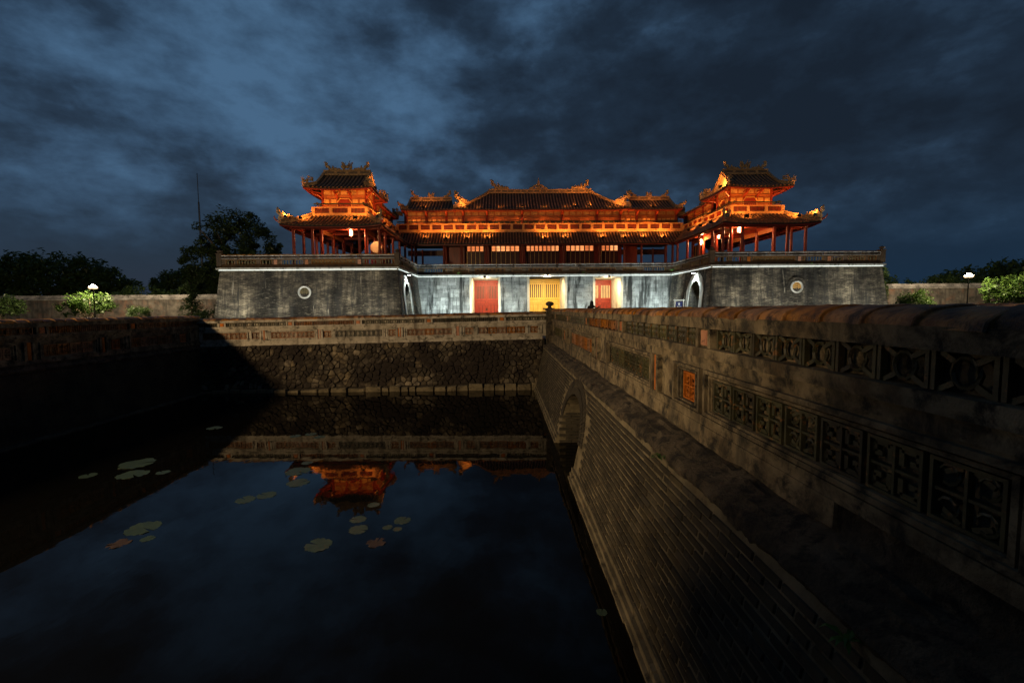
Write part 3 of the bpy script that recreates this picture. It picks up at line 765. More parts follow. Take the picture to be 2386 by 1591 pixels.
def far_wall():
    root = thing('moat_wall', (-5.5, 18.6, WATER), 'rubble stone moat wall under a pale panelled parapet, below the gate', 'wall')
    sl = 0.013
    X = lambda u: (u - 1172) * 18.7 / 1060.4
    par, fn = moat_parapet(root, 'parapet', (0, 18.7, 0), (1, 0, sl), (0, -1, 0), -12.72, 1.80,
                           posts=[X(u) for u in (525, 681, 837, 1000, 1170)], plates=[X(u) for u in (620, 748, 932, 1067)],
                           longs=[(X(a), X(b)) for a, b in ((480, 586), (636, 736), (786, 892), (950, 1053), (1115, 1224))],
                           smalls=[(X(a), X(b)) for a, b in ((592, 610), (757, 775), (906, 924), (1084, 1103), (1236, 1254))],
                           colour=['glaze_orange', 'glaze_orange', 'glaze_green', 'glaze_orange', 'glaze_orange'], upcolour=['glaze_green', 'glaze_green', 'glaze_orange', 'glaze_green'],
                           plaster='plaster_pale', seed=11, top=1.125, sq='glaze_orange', zs=0.84)
    skirt(fn, [(0.0, 0.14), (0.01, 0.05), (0.035, 0.0), (0.03, -0.06)], -12.3, 1.62, 2, 0.012).build('foot', 'plaster_pale', root, True)
    dd = lambda z: lerp(0.40, 0.02, min(1, (z + 2.0) / 1.98))
    m = MB(fn); m.hexa([(-12.6, -0.3, -2.5), (1.7, -0.3, -2.5), (1.7, dd(-2.5), -2.5), (-12.6, dd(-2.5), -2.5), (-12.6, -0.3, -0.03), (1.7, -0.3, -0.03), (1.7, dd(-.03), -0.03), (-12.6, dd(-.03), -0.03)])
    wall = m.build('retaining_wall', 'rubble_joint', root)
    rnd = random.Random(21); pts = []
    z = -1.74
    row = 0
    while z < -0.08:
        h = rnd.uniform(0.13, 0.21)
        x = -12.3 + rnd.uniform(0, 0.3)
        while x < 1.5:
            w = rnd.choice((0.13, 0.17, 0.22, 0.28, 0.40)) * rnd.uniform(0.85, 1.15); pts.append((x + w / 2, z + h / 2 + rnd.uniform(-0.085, 0.085))); x += w
        z += h; row += 1
    rest = MB(fn); cells = []
    for c in pts:
        near = sorted((q for q in pts if q is not c and abs(q[0] - c[0]) < 1.0 and abs(q[1] - c[1]) < 0.8), key=lambda q: (q[0] - c[0]) ** 2 + (q[1] - c[1]) ** 2)[:16]
        p = clip_cell(c, near, (-12.4, 1.62, -1.80, -0.05))
        if not p: continue
        A = abs(sum(p[i][0] * p[(i + 1) % len(p)][1] - p[(i + 1) % len(p)][0] * p[i][1] for i in range(len(p)))) / 2
        cells.append((A, c, p))
    cells.sort(key=lambda a: -a[0])
    for i, (A, c, p) in enumerate(cells):
        mm = rest if i >= 280 else MB(fn)
        q = []
        for i2 in range(len(p)):
            A0, B0, C0 = p[i2 - 1], p[i2], p[(i2 + 1) % len(p)]
            c1, c2 = rnd.uniform(0.1, 0.28), rnd.uniform(0.1, 0.28); q.append((lerp(B0[0], A0[0], c1), lerp(B0[1], A0[1], c1))); q.append((lerp(B0[0], C0[0], c2), lerp(B0[1], C0[1], c2)))
        p = q
        k = rnd.uniform(0.86, 0.985); pr = rnd.uniform(0.015, 0.085); cx = sum(a[0] for a in p) / len(p); cz = sum(a[1] for a in p) / len(p)
        ring = lambda kk, d: [(cx + (a - cx) * kk, dd(b) + d, cz + (b - cz) * kk) for a, b in p]
        tx, tz = rnd.uniform(-0.1, 0.1), rnd.uniform(-0.1, 0.1)
        l3 = [(x, d + (x - cx) * tx + (zz - cz) * tz, zz) for x, d, zz in ring(0.72, pr)]
        mm.loft([ring(k, -0.03), ring(k * 0.98, pr * 0.55), l3])
        if i < 280: mm.build('stone', 'rubble', wall, True)
    rest.build('small_stones', 'rubble', wall, True, kind='stuff')
    # pale footing stones at the water line
    x = -12.2
    foot = MB(fn); foot.box(-12.4, 1.35, 0, 0.47, -2.5, -1.95); foot.build('footing', 'plaster_dark', root)
    while x < 1.2:
        w = rnd.uniform(0.28, 0.75); mm = MB(fn); h0 = -1.80 + rnd.uniform(-0.05, 0.03)
        pts8 = []
        q = [(x + 0.006, -2.08), (x + w - 0.006, -2.08), (x + w - 0.006 - rnd.uniform(0, .035), h0), (x + 0.006 + rnd.uniform(0, .035), h0 + rnd.uniform(-.05, .04))]
        fc = lambda kk, d: [((x + w / 2) + (a - x - w / 2) * kk, d, -1.94 + (b + 1.94) * kk) for a, b in q]
        mm.loft([fc(1, 0.38), fc(0.99, 0.49), fc(0.88, 0.52 + rnd.uniform(0, .05))]); mm.build('footing_stone', 'mortar', wall, True)
        x += w


far_wall()


# ------------------------------------------------------------------ left and near moat walls
def side_walls():
    root = thing('moat_wall', (-12.3, 9, WATER), 'dark brick moat wall with panelled parapet at the left of the moat', 'wall')
    par, fn = moat_parapet(root, 'parapet', (-12.3, 0, 0), (0, 1, 0.0), (1, 0, 0), -1.0, 18.68, posts=[2.5, 5.7, 8.9, 12.4, 15.4], plates=[6.0, 10.4, 12.0, 14.2],
                           longs=[(1.0, 3.4), (6.5, 9.0), (10.9, 13.4 - 1.8), (12.4, 13.9), (15.3, 17.2)], smalls=[(14.5, 14.9), (17.55, 17.95)],
                           colour=['glaze_orange'], plaster='plaster', seed=14, top=1.12)
    skirt(fn, [(0.0, 0.12), (0.01, 0.0), (0.06, -0.06), (0.05, -0.12)], -1.0, 18.7, 7, 0.015, 0.25).build('foot', 'plaster_dark', root, True)
    m = MB(fn); rnd = random.Random(3)
    m.hexa([(-1.2, -0.3, -2.5), (18.9, -0.3, -2.5), (18.9, 0.30, -2.5), (-1.2, 0.30, -2.5), (-1.2, -0.3, -0.1), (18.9, -0.3, -0.1), (18.9, 0.0, -0.1), (-1.2, 0.0, -0.1)])
    m.build('retaining_wall', 'dark_moat_wall', root)
    m = MB(fn)
    for c in range(20):
        z = -0.18 - c * 0.095; d = lerp(0.0, 0.30, (-0.1 - z) / 2.4); s = 2.0 + (c % 2) * 0.2
        while s < 18.6:
            m.box(s, s + 0.385, d - 0.05, d + 0.012 + rnd.uniform(0, 0.006), z - 0.084, z); s += 0.4
    m.build('brick_courses', 'bridge_brick', root, kind='stuff')
    m = MB(fn); s = -1.0
    while s < 18.3:
        e = s + rnd.uniform(0.5, 0.9); m.box(s, e - 0.01, 0.1, 0.52 + rnd.uniform(-0.015, 0.015), -2.3, -1.82 + rnd.uniform(-0.012, 0.012)); s = e
    m.build('ledge_stones', 'plaster_dark', root, kind='stuff')
    # near bank wall behind the camera
    root = thing('moat_wall', (-5, -1.2, WATER), 'near bank moat wall behind the viewpoint', 'wall')
    par, fn = moat_parapet(root, 'parapet', (0, -1.0, 0), (1, 0, 0), (0, 1, 0), -12.3, 1.7, posts=[-10, -7, -4, -1], plates=[-8.5, -5.5, -2.5], longs=[], smalls=[], colour=['glaze_green'], seed=17, top=1.15)
    m = MB(); m.box(-12.6, 1.9, -1.5, -0.98, -2.5, 0.1); m.build('retaining_wall', 'dark_moat_wall', root)


side_walls()

# ------------------------------------------------------------------ gate platform
GX = 4.6                       # axis of the gate
YF, YC, YB = 39.5, 48.8, 63.0  # wing fronts, recessed centre front, back
WI, WO = 13.6, 28.6            # inner and outer half widths of the wings
PT = 4.95                      # platform top


def platform():
    root = thing('gate_platform', (GX, 50, 0), 'U shaped masonry gate platform with stained brick wings and floodlit stone centre', 'gate')
    bt = 0.5
    # ---- wings
    for mside in (-1, 1):
        X = lambda o: GX + mside * o
        m = MB()
        zz = ((0.0, bt), (PT - 0.28, 0.0))
        # outer, front and back faces
        for (z0, b0), (z1, b1) in zip(zz, zz[1:]):
            m.add([(X(WO + b0), YF - b0, z0), (X(WI - b0), YF - b0, z0), (X(WI - b1), YF - b1, z1), (X(WO + b1), YF - b1, z1)], [(0, 1, 2, 3)])
            m.add([(X(WO + b0), YF - b0, z0), (X(WO + b0), YB, z0), (X(WO + b1), YB, z1), (X(WO + b1), YF - b1, z1)], [(0, 1, 2, 3)])
        m.add([(X(WO), YF, zz[1][0]), (X(WI), YF, zz[1][0]), (X(WI), YB, zz[1][0]), (X(WO), YB, zz[1][0])], [(0, 1, 2, 3)])
        m.add([(X(WO), YB, 0), (X(WI), YB, 0), (X(WI), YB, zz[1][0]), (X(WO), YB, zz[1][0])], [(0, 1, 2, 3)])
        # inner face with arched passage
        c, hw, spring, crown = 42.45, 1.22, 2.3, 3.75
        n = 14
        xi = lambda z: X(WI - lerp(bt, 0, z / zz[1][0]))
        def top(y):
            t = max(0.0, 1 - abs((y - c) / hw) ** 1.9); return spring + (crown - spring) * math.sqrt(t)
        ys = [c - hw * math.cos(math.pi * i / n) for i in range(n + 1)]; zt = zz[1][0]
        for a, b in ((None, ys[0]), (ys[-1], YC)):
            a0, a1 = (YF - bt, YF) if a is None else (a, a)
            m.add([(xi(0), a0, 0), (xi(0), b, 0), (xi(zt), b, zt), (xi(zt), a1, zt)], [(0, 1, 2, 3)])
        for a, b in zip(ys, ys[1:]):
            ta, tb = top(a), top(b)
            m.add([(xi(ta), a, ta), (xi(tb), b, tb), (xi(zt), b, zt), (xi(zt), a, zt)], [(0, 1, 2, 3)])
        w = m.build('wing_wall', 'wing_brick', root, normals=True)
        # raised corner pilasters
        for o in (WO - 1.0, WI + 0.02):
            m = MB(); p0, p1 = o, o + 0.98
            m.hexa([(X(p0 + (bt if o > 20 else -bt)), YF - bt - 0.05, 0), (X(p1 + (bt if o > 20 else -bt) * 1.0), YF - bt - 0.05, 0), (X(p1), YF + 0.3, 0), (X(p0), YF + 0.3, 0),
                    (X(p0), YF - 0.045, zt), (X(p1), YF - 0.045, zt), (X(p1), YF + 0.3, zt), (X(p0), YF + 0.3, zt)])
            m.build('corner_pilaster', 'wing_brick', root)
        m = MB()
        ins = mside * 5.5
        for a, b in zip(ys, ys[1:]):
            ta, tb = top(a), top(b)
            m.add([(xi(ta), a, ta), (xi(tb), b, tb), (xi(tb) + ins, b, tb), (xi(ta) + ins, a, ta)], [(0, 1, 2, 3)])
        for y in (ys[0], ys[-1]):
            m.add([(xi(0), y, 0), (xi(spring), y, spring), (xi(spring) + ins, y, spring), (xi(0) + ins, y, 0)], [(0, 1, 2, 3)])
        m.add([(xi(0) + ins * 0.55, ys[0] - .1, 0), (xi(0) + ins * 0.55, ys[-1] + .1, 0), (xi(0) + ins * 0.55, ys[-1] + .1, crown), (xi(0) + ins * 0.55, ys[0] - .1, crown)], [(0, 1, 2, 3)])
        m.build('arch_passage', 'wing_brick', root, normals=False)
        # white surround
        m = MB(); ww = 0.62; loops = []
        for i in range(-1, n + 2):
            if i == -1: y, z, ny, nz = ys[0], 0.0, -1, 0
            elif i == n + 1: y, z, ny, nz = ys[-1], 0.0, 1, 0
            else:
                y, z = ys[i], top(ys[i]); th = math.pi * i / n; ny, nz = -math.cos(th), math.sin(th)
            k = ww * (1 + 0.25 * max(0, nz))
            y2, z2 = y + ny * k, z + nz * k
            e = -mside * 0.06
            loops.append([(xi(z), y, z), (xi(z) + e, y, z), (xi(z2) + e, y2, z2), (xi(z2), y2, z2)])
        m.loft(loops); m.build('arch_surround', 'white_arch', root)
        # medallion
        mx, mz = (GX - 21.45, 2.85) if mside < 0 else (GX + 20.99, 2.98)
        my = YF - lerp(bt, 0, mz / zt)
        def disc(r0, r1, y0, y1, matn, nm, par=None):
            m = MB(); n2 = 28
            m.loft([[(mx + r * math.cos(2 * math.pi * k / n2), my - y, mz + r * math.sin(2 * math.pi * k / n2)) for k in range(n2)] for r, y in ((r1, -0.15), (r1, y0), ((r0 + r1) / 2, y1), (r0, y0), (r0, -0.15))], False)
            return m.build(nm, matn, par or root, True)
        ringo = disc(0.40, 0.56, 0.05, 0.12, 'white_arch', 'medallion_ring')
        if mside > 0: disc(0.64, 0.86, 0.02, 0.06, 'wing_brick', 'medallion_border')
        m = MB(); gm = 'gate_baluster' if mside < 0 else 'gold_panel'
        n2 = 24; m.loft([[(mx + 0.41 * math.cos(2 * math.pi * k / n2), my - y, mz + 0.41 * math.sin(2 * math.pi * k / n2)) for k in range(n2)] for y in (-0.2, -0.03)])
        m.build('medallion_back', 'balcony_slot' if mside < 0 else 'glaze_orange', root)
        m = MB()
        for k in range(-4, 5):
            z = k * 0.085; hw2 = math.sqrt(max(0, 0.39 ** 2 - z * z))
            if k % 2 == 0:
                m.bar((mx - hw2, my + 0.0, mz + z), (mx + hw2, my + 0.0, mz + z), 0.05, 0.028, (0, 1, 0))
            else:
                for s in (-1, 1): m.bar((mx + s * 0.08, my + 0.0, mz + z), (mx + s * hw2, my + 0.0, mz + z), 0.045, 0.026, (0, 1, 0))
        for a in (-0.3, -0.16, 0, 0.16, 0.3):
            h = math.sqrt(0.39 ** 2 - a * a) * (0.6 if a else 0.95)
            m.bar((mx + a, my + 0.004, mz - h), (mx + a, my + 0.004, mz + h), 0.026, 0.05, (0, 1, 0))
        m.build('medallion_grille', gm, root, kind='stuff')

    # ---- recessed centre of big stone blocks with three passages
    doors = [(-6.46, 1.42, 4.62), (0.16, 1.91, 4.78), (6.68, 1.40, 4.58)]      # centre offset, half width, height
    m = MB(); x = GX - WI; zt = PT - 0.28
    segs = []; cur = GX - WI
    for o, hw, h in doors:
        segs.append((cur, GX + o - hw, 0)); segs.append((GX + o - hw, GX + o + hw, h)); cur = GX + o + hw
    segs.append((cur, GX + WI, 0))
    for a, b, z0 in segs: m.box(a, b, YC, YB, z0, zt)
    core = m.build('central_wall', 'rubble_joint', root)
    rnd = random.Random(5)
    z = 0.0; row = 0
    vary = []
    while z < zt - 0.05:
        h = min(rnd.choice((0.38, 0.42, 0.46)), zt - z)
        if zt - z - h < 0.2: h = zt - z
        for a, b, z0 in segs:
            if z0 and z + h <= z0 + 0.02: continue
            x = a; lo = max(z, z0) if z0 else z
            while x < b - 0.01:
                w = rnd.uniform(0.55, 1.25)
                if b - x - w < 0.4: w = b - x
                m = MB(); e = 0.012; pd = rnd.uniform(0.02, 0.045)
                q = [(x + 0.006, lo + 0.006), (x + w - 0.006, lo + 0.006), (x + w - 0.006, z + h - 0.006), (x + 0.006, z + h - 0.006)]
                cx, cz = x + w / 2, (lo + z + h) / 2
                ins = [(px - math.copysign(e, px - cx), pz - math.copysign(e, pz - cz)) for px, pz in q]
                m.loft([[(px, YC + 0.02, pz) for px, pz in q], [(px, YC - pd + 0.01, pz) for px, pz in q], [(px, YC - pd, pz) for px, pz in ins]])
                m.build('stone_block', 'stone_block', core)
                x += w
        z += h; row += 1
    # passages and their doors
    for k, (o, hw, h) in enumerate(doors):
        x0, x1 = GX + o - hw, GX + o + hw; yd = 53.0
        m = MB(); t = 0.03
        m.box(x0, x0 + t, YC - 0.05, yd + 0.3, 0, h - t); m.box(x1 - t, x1, YC - 0.05, yd + 0.3, 0, h - t); m.box(x0, x1, YC - 0.05, yd + 0.3, h - t, h - 0.001)
        # pale frame round the opening
        for a, b in ((x0 - 0.22, x0 + 0.02), (x1 - 0.02, x1 + 0.22)): m.box(a, b, YC - 0.065, YC + 0.1, 0, h + 0.2)
        m.box(x0 + 0.02, x1 - 0.02, YC - 0.065, YC + 0.1, h - t - 0.001, h + 0.2)
        m.build('passage_lining', 'passage', root)
        main = 'gold_door' if k == 1 else 'red_door'; gro = 'gold_groove_shade' if k == 1 else 'red_groove_shade'
        d = MB(); d.box(x0 + t, x1 - t, yd, yd + 0.14, 0.02, h - t - 0.01)
        door = d.build('door', gro, root); tag(door, ('yellow' if k == 1 else 'red') + ' panelled wooden double door')
        lw = (x1 - x0 - 2 * t) / 2; f = 0.04
        H = h - 0.06
        for sd in (0, 1):
            a = x0 + t + sd * lw; b = a + lw; cx = (a + b) / 2
            m = MB(); st = 0.13
            m.box(a + 0.01, a + st, yd - f, yd + 0.01, 0.03, H); m.box(b - st, b - 0.01, yd - f, yd + 0.01, 0.03, H)
            for z0, z1 in ((H * 0.955, H), (H * 0.865, H * 0.895), (H * 0.50, H * 0.545), (H * 0.385, H * 0.42), (0.03, 0.2)):
                m.box(a + st, b - st, yd - f, yd + 0.01, z0, z1)
            m.build('leaf_frame', main, door)
            for z0, z1 in ((H * 0.905, H * 0.945), (H * 0.43, H * 0.49)):
                m = MB(); m.box(a + st + 0.05, b - st - 0.05, yd - 0.02, yd + 0.01, z0, z1); m.build('panel', main, door)
            nv = 3
            pw = (b - a - 2 * st) / nv
            for i in range(nv):
                m = MB(); m.box(a + st + i * pw + 0.03, a + st + (i + 1) * pw - 0.03, yd - 0.025, yd + 0.01, 0.25, H * 0.375); m.build('plank', main, door)
            m = MB(); m.box(a + st, b - st, yd - 0.012, yd + 0.005, H * 0.545, H * 0.865); m.build('slat_gap_shade', 'balcony_slot', door)  # near-black sheet, the shade between the slats put in as colour
            ns = 7 if k == 1 else 6; sw = (b - a - 2 * st) / ns
            for i in range(ns):
                m = MB(); m.box(a + st + (i + 0.25) * sw, a + st + (i + 0.70) * sw, yd - 0.05, yd - 0.012, H * 0.545, H * 0.865)
                m.build('slat', ('red_door', 'gold_door', 'slat_cream')[k], door)
        m = MB(); m.box(GX + o - 0.09, GX + o + 0.09, yd - 0.09, yd - f, 1.15, 1.33); m.tube([(GX + o - 0.06, yd - 0.07, 1.33), (GX + o - 0.06, yd - 0.07, 1.4), (GX + o + 0.06, yd - 0.07, 1.4), (GX + o + 0.06, yd - 0.07, 1.33)], 0.012, 5); m.build('lock', 'iron_dark', door)
    # small rendered pilaster strips beside the joints of the centre wall
    # ---- cornice, floor
    def outline(off):
        return [(-WO - off, YF - off), (-WI + off, YF - off), (-WI + off, YC - off), (WI - off, YC - off), (WI - off, YF - off), (WO + off, YF - off), (WO + off, YB), (-WO - off, YB)]
    for z0, z1, off, nm, mt in ((PT - 0.28, PT - 0.17, 0.10, 'cornice', 'cornice'), (PT - 0.168, PT - 0.02, 0.21, 'cornice', 'cornice'), (PT - 0.018, PT + 0.16, 0.03, 'parapet_base', 'gate_parapet')):
        m = MB(); pl = outline(off); pi_ = outline(-1.2)
        n = 6
        for i in range(len(pl) - 3):
            a, b = pl[i], pl[i + 1]; c, d = pi_[i + 1], pi_[i]
            m.hexa([(GX + a[0], a[1], z0), (GX + b[0], b[1], z0), (GX + c[0], c[1], z0), (GX + d[0], d[1], z0), (GX + a[0], a[1], z1), (GX + b[0], b[1], z1), (GX + c[0], c[1], z1), (GX + d[0], d[1], z1)])
        for s in (-1, 1):
            m.box(GX + s * (WO + off) - (0 if s > 0 else 0) - (1.0 if s > 0 else 0), GX + s * (WO + off) + (1.0 if s < 0 else 0), YF + 1.3, YB, z0, z1)
        m.build(nm, mt, root)
    for a, b, c, d in ((GX - WO, GX - WI, YF - 0.14, YF - 0.11), (GX + WI, GX + WO, YF - 0.14, YF - 0.11), (GX - WI + 0.11, GX - WI + 0.14, YF, YC), (GX + WI - 0.14, GX + WI - 0.11, YF, YC), (GX - WI + 0.2, GX + WI - 0.2, YC - 0.14, YC - 0.11)):
        m = MB(); m.box(a, b, c, d, PT - 0.205, PT - 0.180); m.build('led_strip', 'led_strip', root)
    m = MB(); m.box(GX - WO + 0.1, GX - WI - 0.1, YF + 0.1, YB, PT - 0.2, PT - 0.005); m.box(GX + WI + 0.1, GX + WO - 0.1, YF + 0.1, YB, PT - 0.2, PT - 0.005); m.box(GX - WI - 0.1, GX + WI + 0.1, YC + 0.1, YB, PT - 0.2, PT - 0.005)
    m.build('floor', 'deck_stone', root)

    # ---- parapet of the platform
    def balus(m, s, z0, z1):
        m.lathe((s, 0, z0), [(0.045, 0), (0.03, 0.04), (0.07, (z1 - z0) * 0.45), (0.03, (z1 - z0) * 0.8), (0.05, z1 - z0)], 6)

    def segment(O, S, D, L, cells, endposts=(True, True)):
        """cells: list of (start, end, kind) fractions of the run"""
        O, S, D = Vector(O), Vector(S), Vector(D)
        fn = lambda s, d, z: O + S * s + D * d + Vector((0, 0, z))
        z0 = PT + 0.16
        m = MB(fn); m.box(0, L, -0.22, 0.02, z0, z0 + 0.08); m.box(0, L, -0.24, 0.05, z0 + 0.52, z0 + 0.60)
        m.box(0, L, -0.20, -0.02, z0 + 0.60, z0 + 0.66)
        par = m.build('parapet', 'gate_parapet', root)
        m = MB(fn); m.box(0, L, -0.25, 0.055, z0 + 0.605, z0 + 0.635); m.build('rail', 'gate_rail_lit', par)
        m = MB(fn); m.box(0, L, -0.25, 0.075, z0 + 0.83, z0 + 0.87); m.build('rail', 'gate_rail_lit', par)
        m = MB(fn); m.box(0, L, -0.27, 0.06, z0 + 0.872, z0 + 0.95); m.build('coping', 'cap_tile', par)
        n = max(2, int(L / 1.6))
        m = MB(fn)
        for i in range(n + 1):
            s = min(max(L * i / n, 0.12), L - 0.12); m.box(s - 0.09, s + 0.09, -0.2, 0.0, z0 + 0.66, z0 + 0.83)
        m.build('rail_blocks', 'gate_parapet', par, kind='stuff')
        m = MB(fn)
        gap = L / n
        for i in range(n):
            a, b = i * gap + 0.2, (i + 1) * gap - 0.2; m.box(a, b, -0.14, -0.1, z0 + 0.66, z0 + 0.83)
        m.build('upper_slots', 'balcony_slot', par, kind='stuff')
        prev = 0.0
        for a, b, kind in cells:
            a *= L; b *= L
            if a - prev > 0.05:
                m = MB(fn); m.box(prev, a, -0.2, 0.0, z0 + 0.08, z0 + 0.52); m.build('pier', 'gate_parapet', par)
            prev = b
            if kind == 'p':
                m = MB(fn); m.box(a, b, -0.2, 0.03, z0 + 0.08, z0 + 0.52); m.build('pier', 'gate_parapet', par)
                m = MB(fn); m.box(a + 0.05, b - 0.05, 0.03, 0.05, z0 + 0.1, z0 + 0.5); m.build('plate', 'terracotta', par)
            else:
                m = MB(fn)
                for p, q, y0, y1 in ((a, b, z0 + 0.08, z0 + 0.12), (a, b, z0 + 0.48, z0 + 0.52), (a, a + 0.05, z0 + 0.12, z0 + 0.48), (b - 0.05, b, z0 + 0.12, z0 + 0.48)): m.box(p, q, -0.1, 0.012, y0, y1)
                m.build('panel_frame', 'gate_panel', par)
                m = MB(fn)
                if kind == 'b':
                    nb = max(2, int((b - a - 0.1) / 0.24))
                    for i in range(nb): balus(m, a + 0.05 + (b - a - 0.1) * (i + 0.5) / nb, z0 + 0.12, z0 + 0.48)
                    m.build('balusters', 'gate_baluster', par, True, kind='stuff')
                elif kind == 's':
                    m.box(a + 0.05, b - 0.05, -0.12, -0.09, z0 + 0.12, z0 + 0.48); m.build('panel_back', 'gate_panel', par)
                    m = MB(fn); nb = max(2, int((b - a) / 0.42))
                    for i in range(nb):
                        s = a + 0.1 + (b - a - 0.2) * (i + 0.5) / nb; m.box(s - 0.1, s + 0.1, -0.09, -0.05, z0 + 0.2, z0 + 0.40)
                    m.build('panel_inlay', 'balcony_slot', par, kind='stuff')
                else:
                    m.box(a + 0.05, b - 0.05, -0.12, -0.08, z0 + 0.12, z0 + 0.48); m.build('panel_back', 'gate_panel', par)
                    m = MB(fn); nb = max(2, int((b - a) / 0.3))
                    for i in range(nb):
                        s = a + 0.1 + (b - a - 0.2) * (i + 0.5) / nb; m.bar((s - 0.1, -0.06, z0 + 0.17), (s + 0.1, -0.06, z0 + 0.43), 0.03, 0.03, (0, 1, 0)); m.bar((s - 0.1, -0.06, z0 + 0.43), (s + 0.1, -0.06, z0 + 0.17), 0.03, 0.03, (0, 1, 0))
                    m.build('panel_lattice', 'gate_baluster', par, kind='stuff')
        if L - prev > 0.05:
            m = MB(fn); m.box(prev, L, -0.2, 0.0, z0 + 0.08, z0 + 0.52); m.build('pier', 'gate_parapet', par)
        for e, s in zip(endposts, (0.0, L)):
            if not e: continue
            m = MB(fn); m.box(s - 0.2, s + 0.2, -0.3, 0.1, PT + 0.1, PT + 1.15); m.box(s - 0.24, s + 0.24, -0.34, 0.14, PT + 1.15, PT + 1.22)
            m.lathe((s, -0.1, PT + 1.22), [(0.12, 0), (0.1, 0.05), (0.2, 0.14), (0.22, 0.2), (0.12, 0.27), (0.05, 0.31)], 10)
            m.build('post', 'gate_parapet', par, True)

    wing = [(0.035, 0.085, 'b'), (0.10, 0.205, 'b'), (0.23, 0.295, 'b'), (0.303, 0.328, 'p'), (0.345, 0.47, 'b'), (0.478, 0.502, 'p'), (0.515, 0.765, 'l'), (0.775, 0.80, 'p'), (0.815, 0.885, 'b'), (0.905, 0.985, 'b')]
    cen = []
    n = 9
    kinds = 'b l s l s l s l b'.split()
    ed = [0.01, 0.125, 0.21, 0.355, 0.42, 0.58, 0.645, 0.79, 0.875, 0.99]
    for i in range(9):
        a, b = ed[i], ed[i + 1]; cen.append((a + 0.012, b - 0.012, kinds[i]))
    side = [(0.04, 0.22, 'l'), (0.26, 0.46, 'b'), (0.50, 0.72, 'l'), (0.76, 0.96, 'b')]
    segment((GX - WO, YF, 0), (1, 0, 0), (0, -1, 0), WO - WI, wing)
    segment((GX + WO, YF, 0), (-1, 0, 0), (0, -1, 0), WO - WI, wing)
    segment((GX - WI, YF + 0.22, 0), (0, 1, 0), (1, 0, 0), YC - YF - 0.24, side, (False, False))
    segment((GX + WI, YF + 0.22, 0), (0, 1, 0), (-1, 0, 0), YC - YF - 0.24, side, (False, False))
    segment((GX - WI + 0.06, YC, 0), (1, 0, 0), (0, -1, 0), 2 * WI - 0.12, cen, (False, False))
    segment((GX - WO, YF + 0.22, 0), (0, 1, 0), (-1, 0, 0), YB - YF - 0.4, side, (False, True))
    segment((GX + WO, YF + 0.22, 0), (0, 1, 0), (1, 0, 0), YB - YF - 0.4, side, (False, True))


platform()

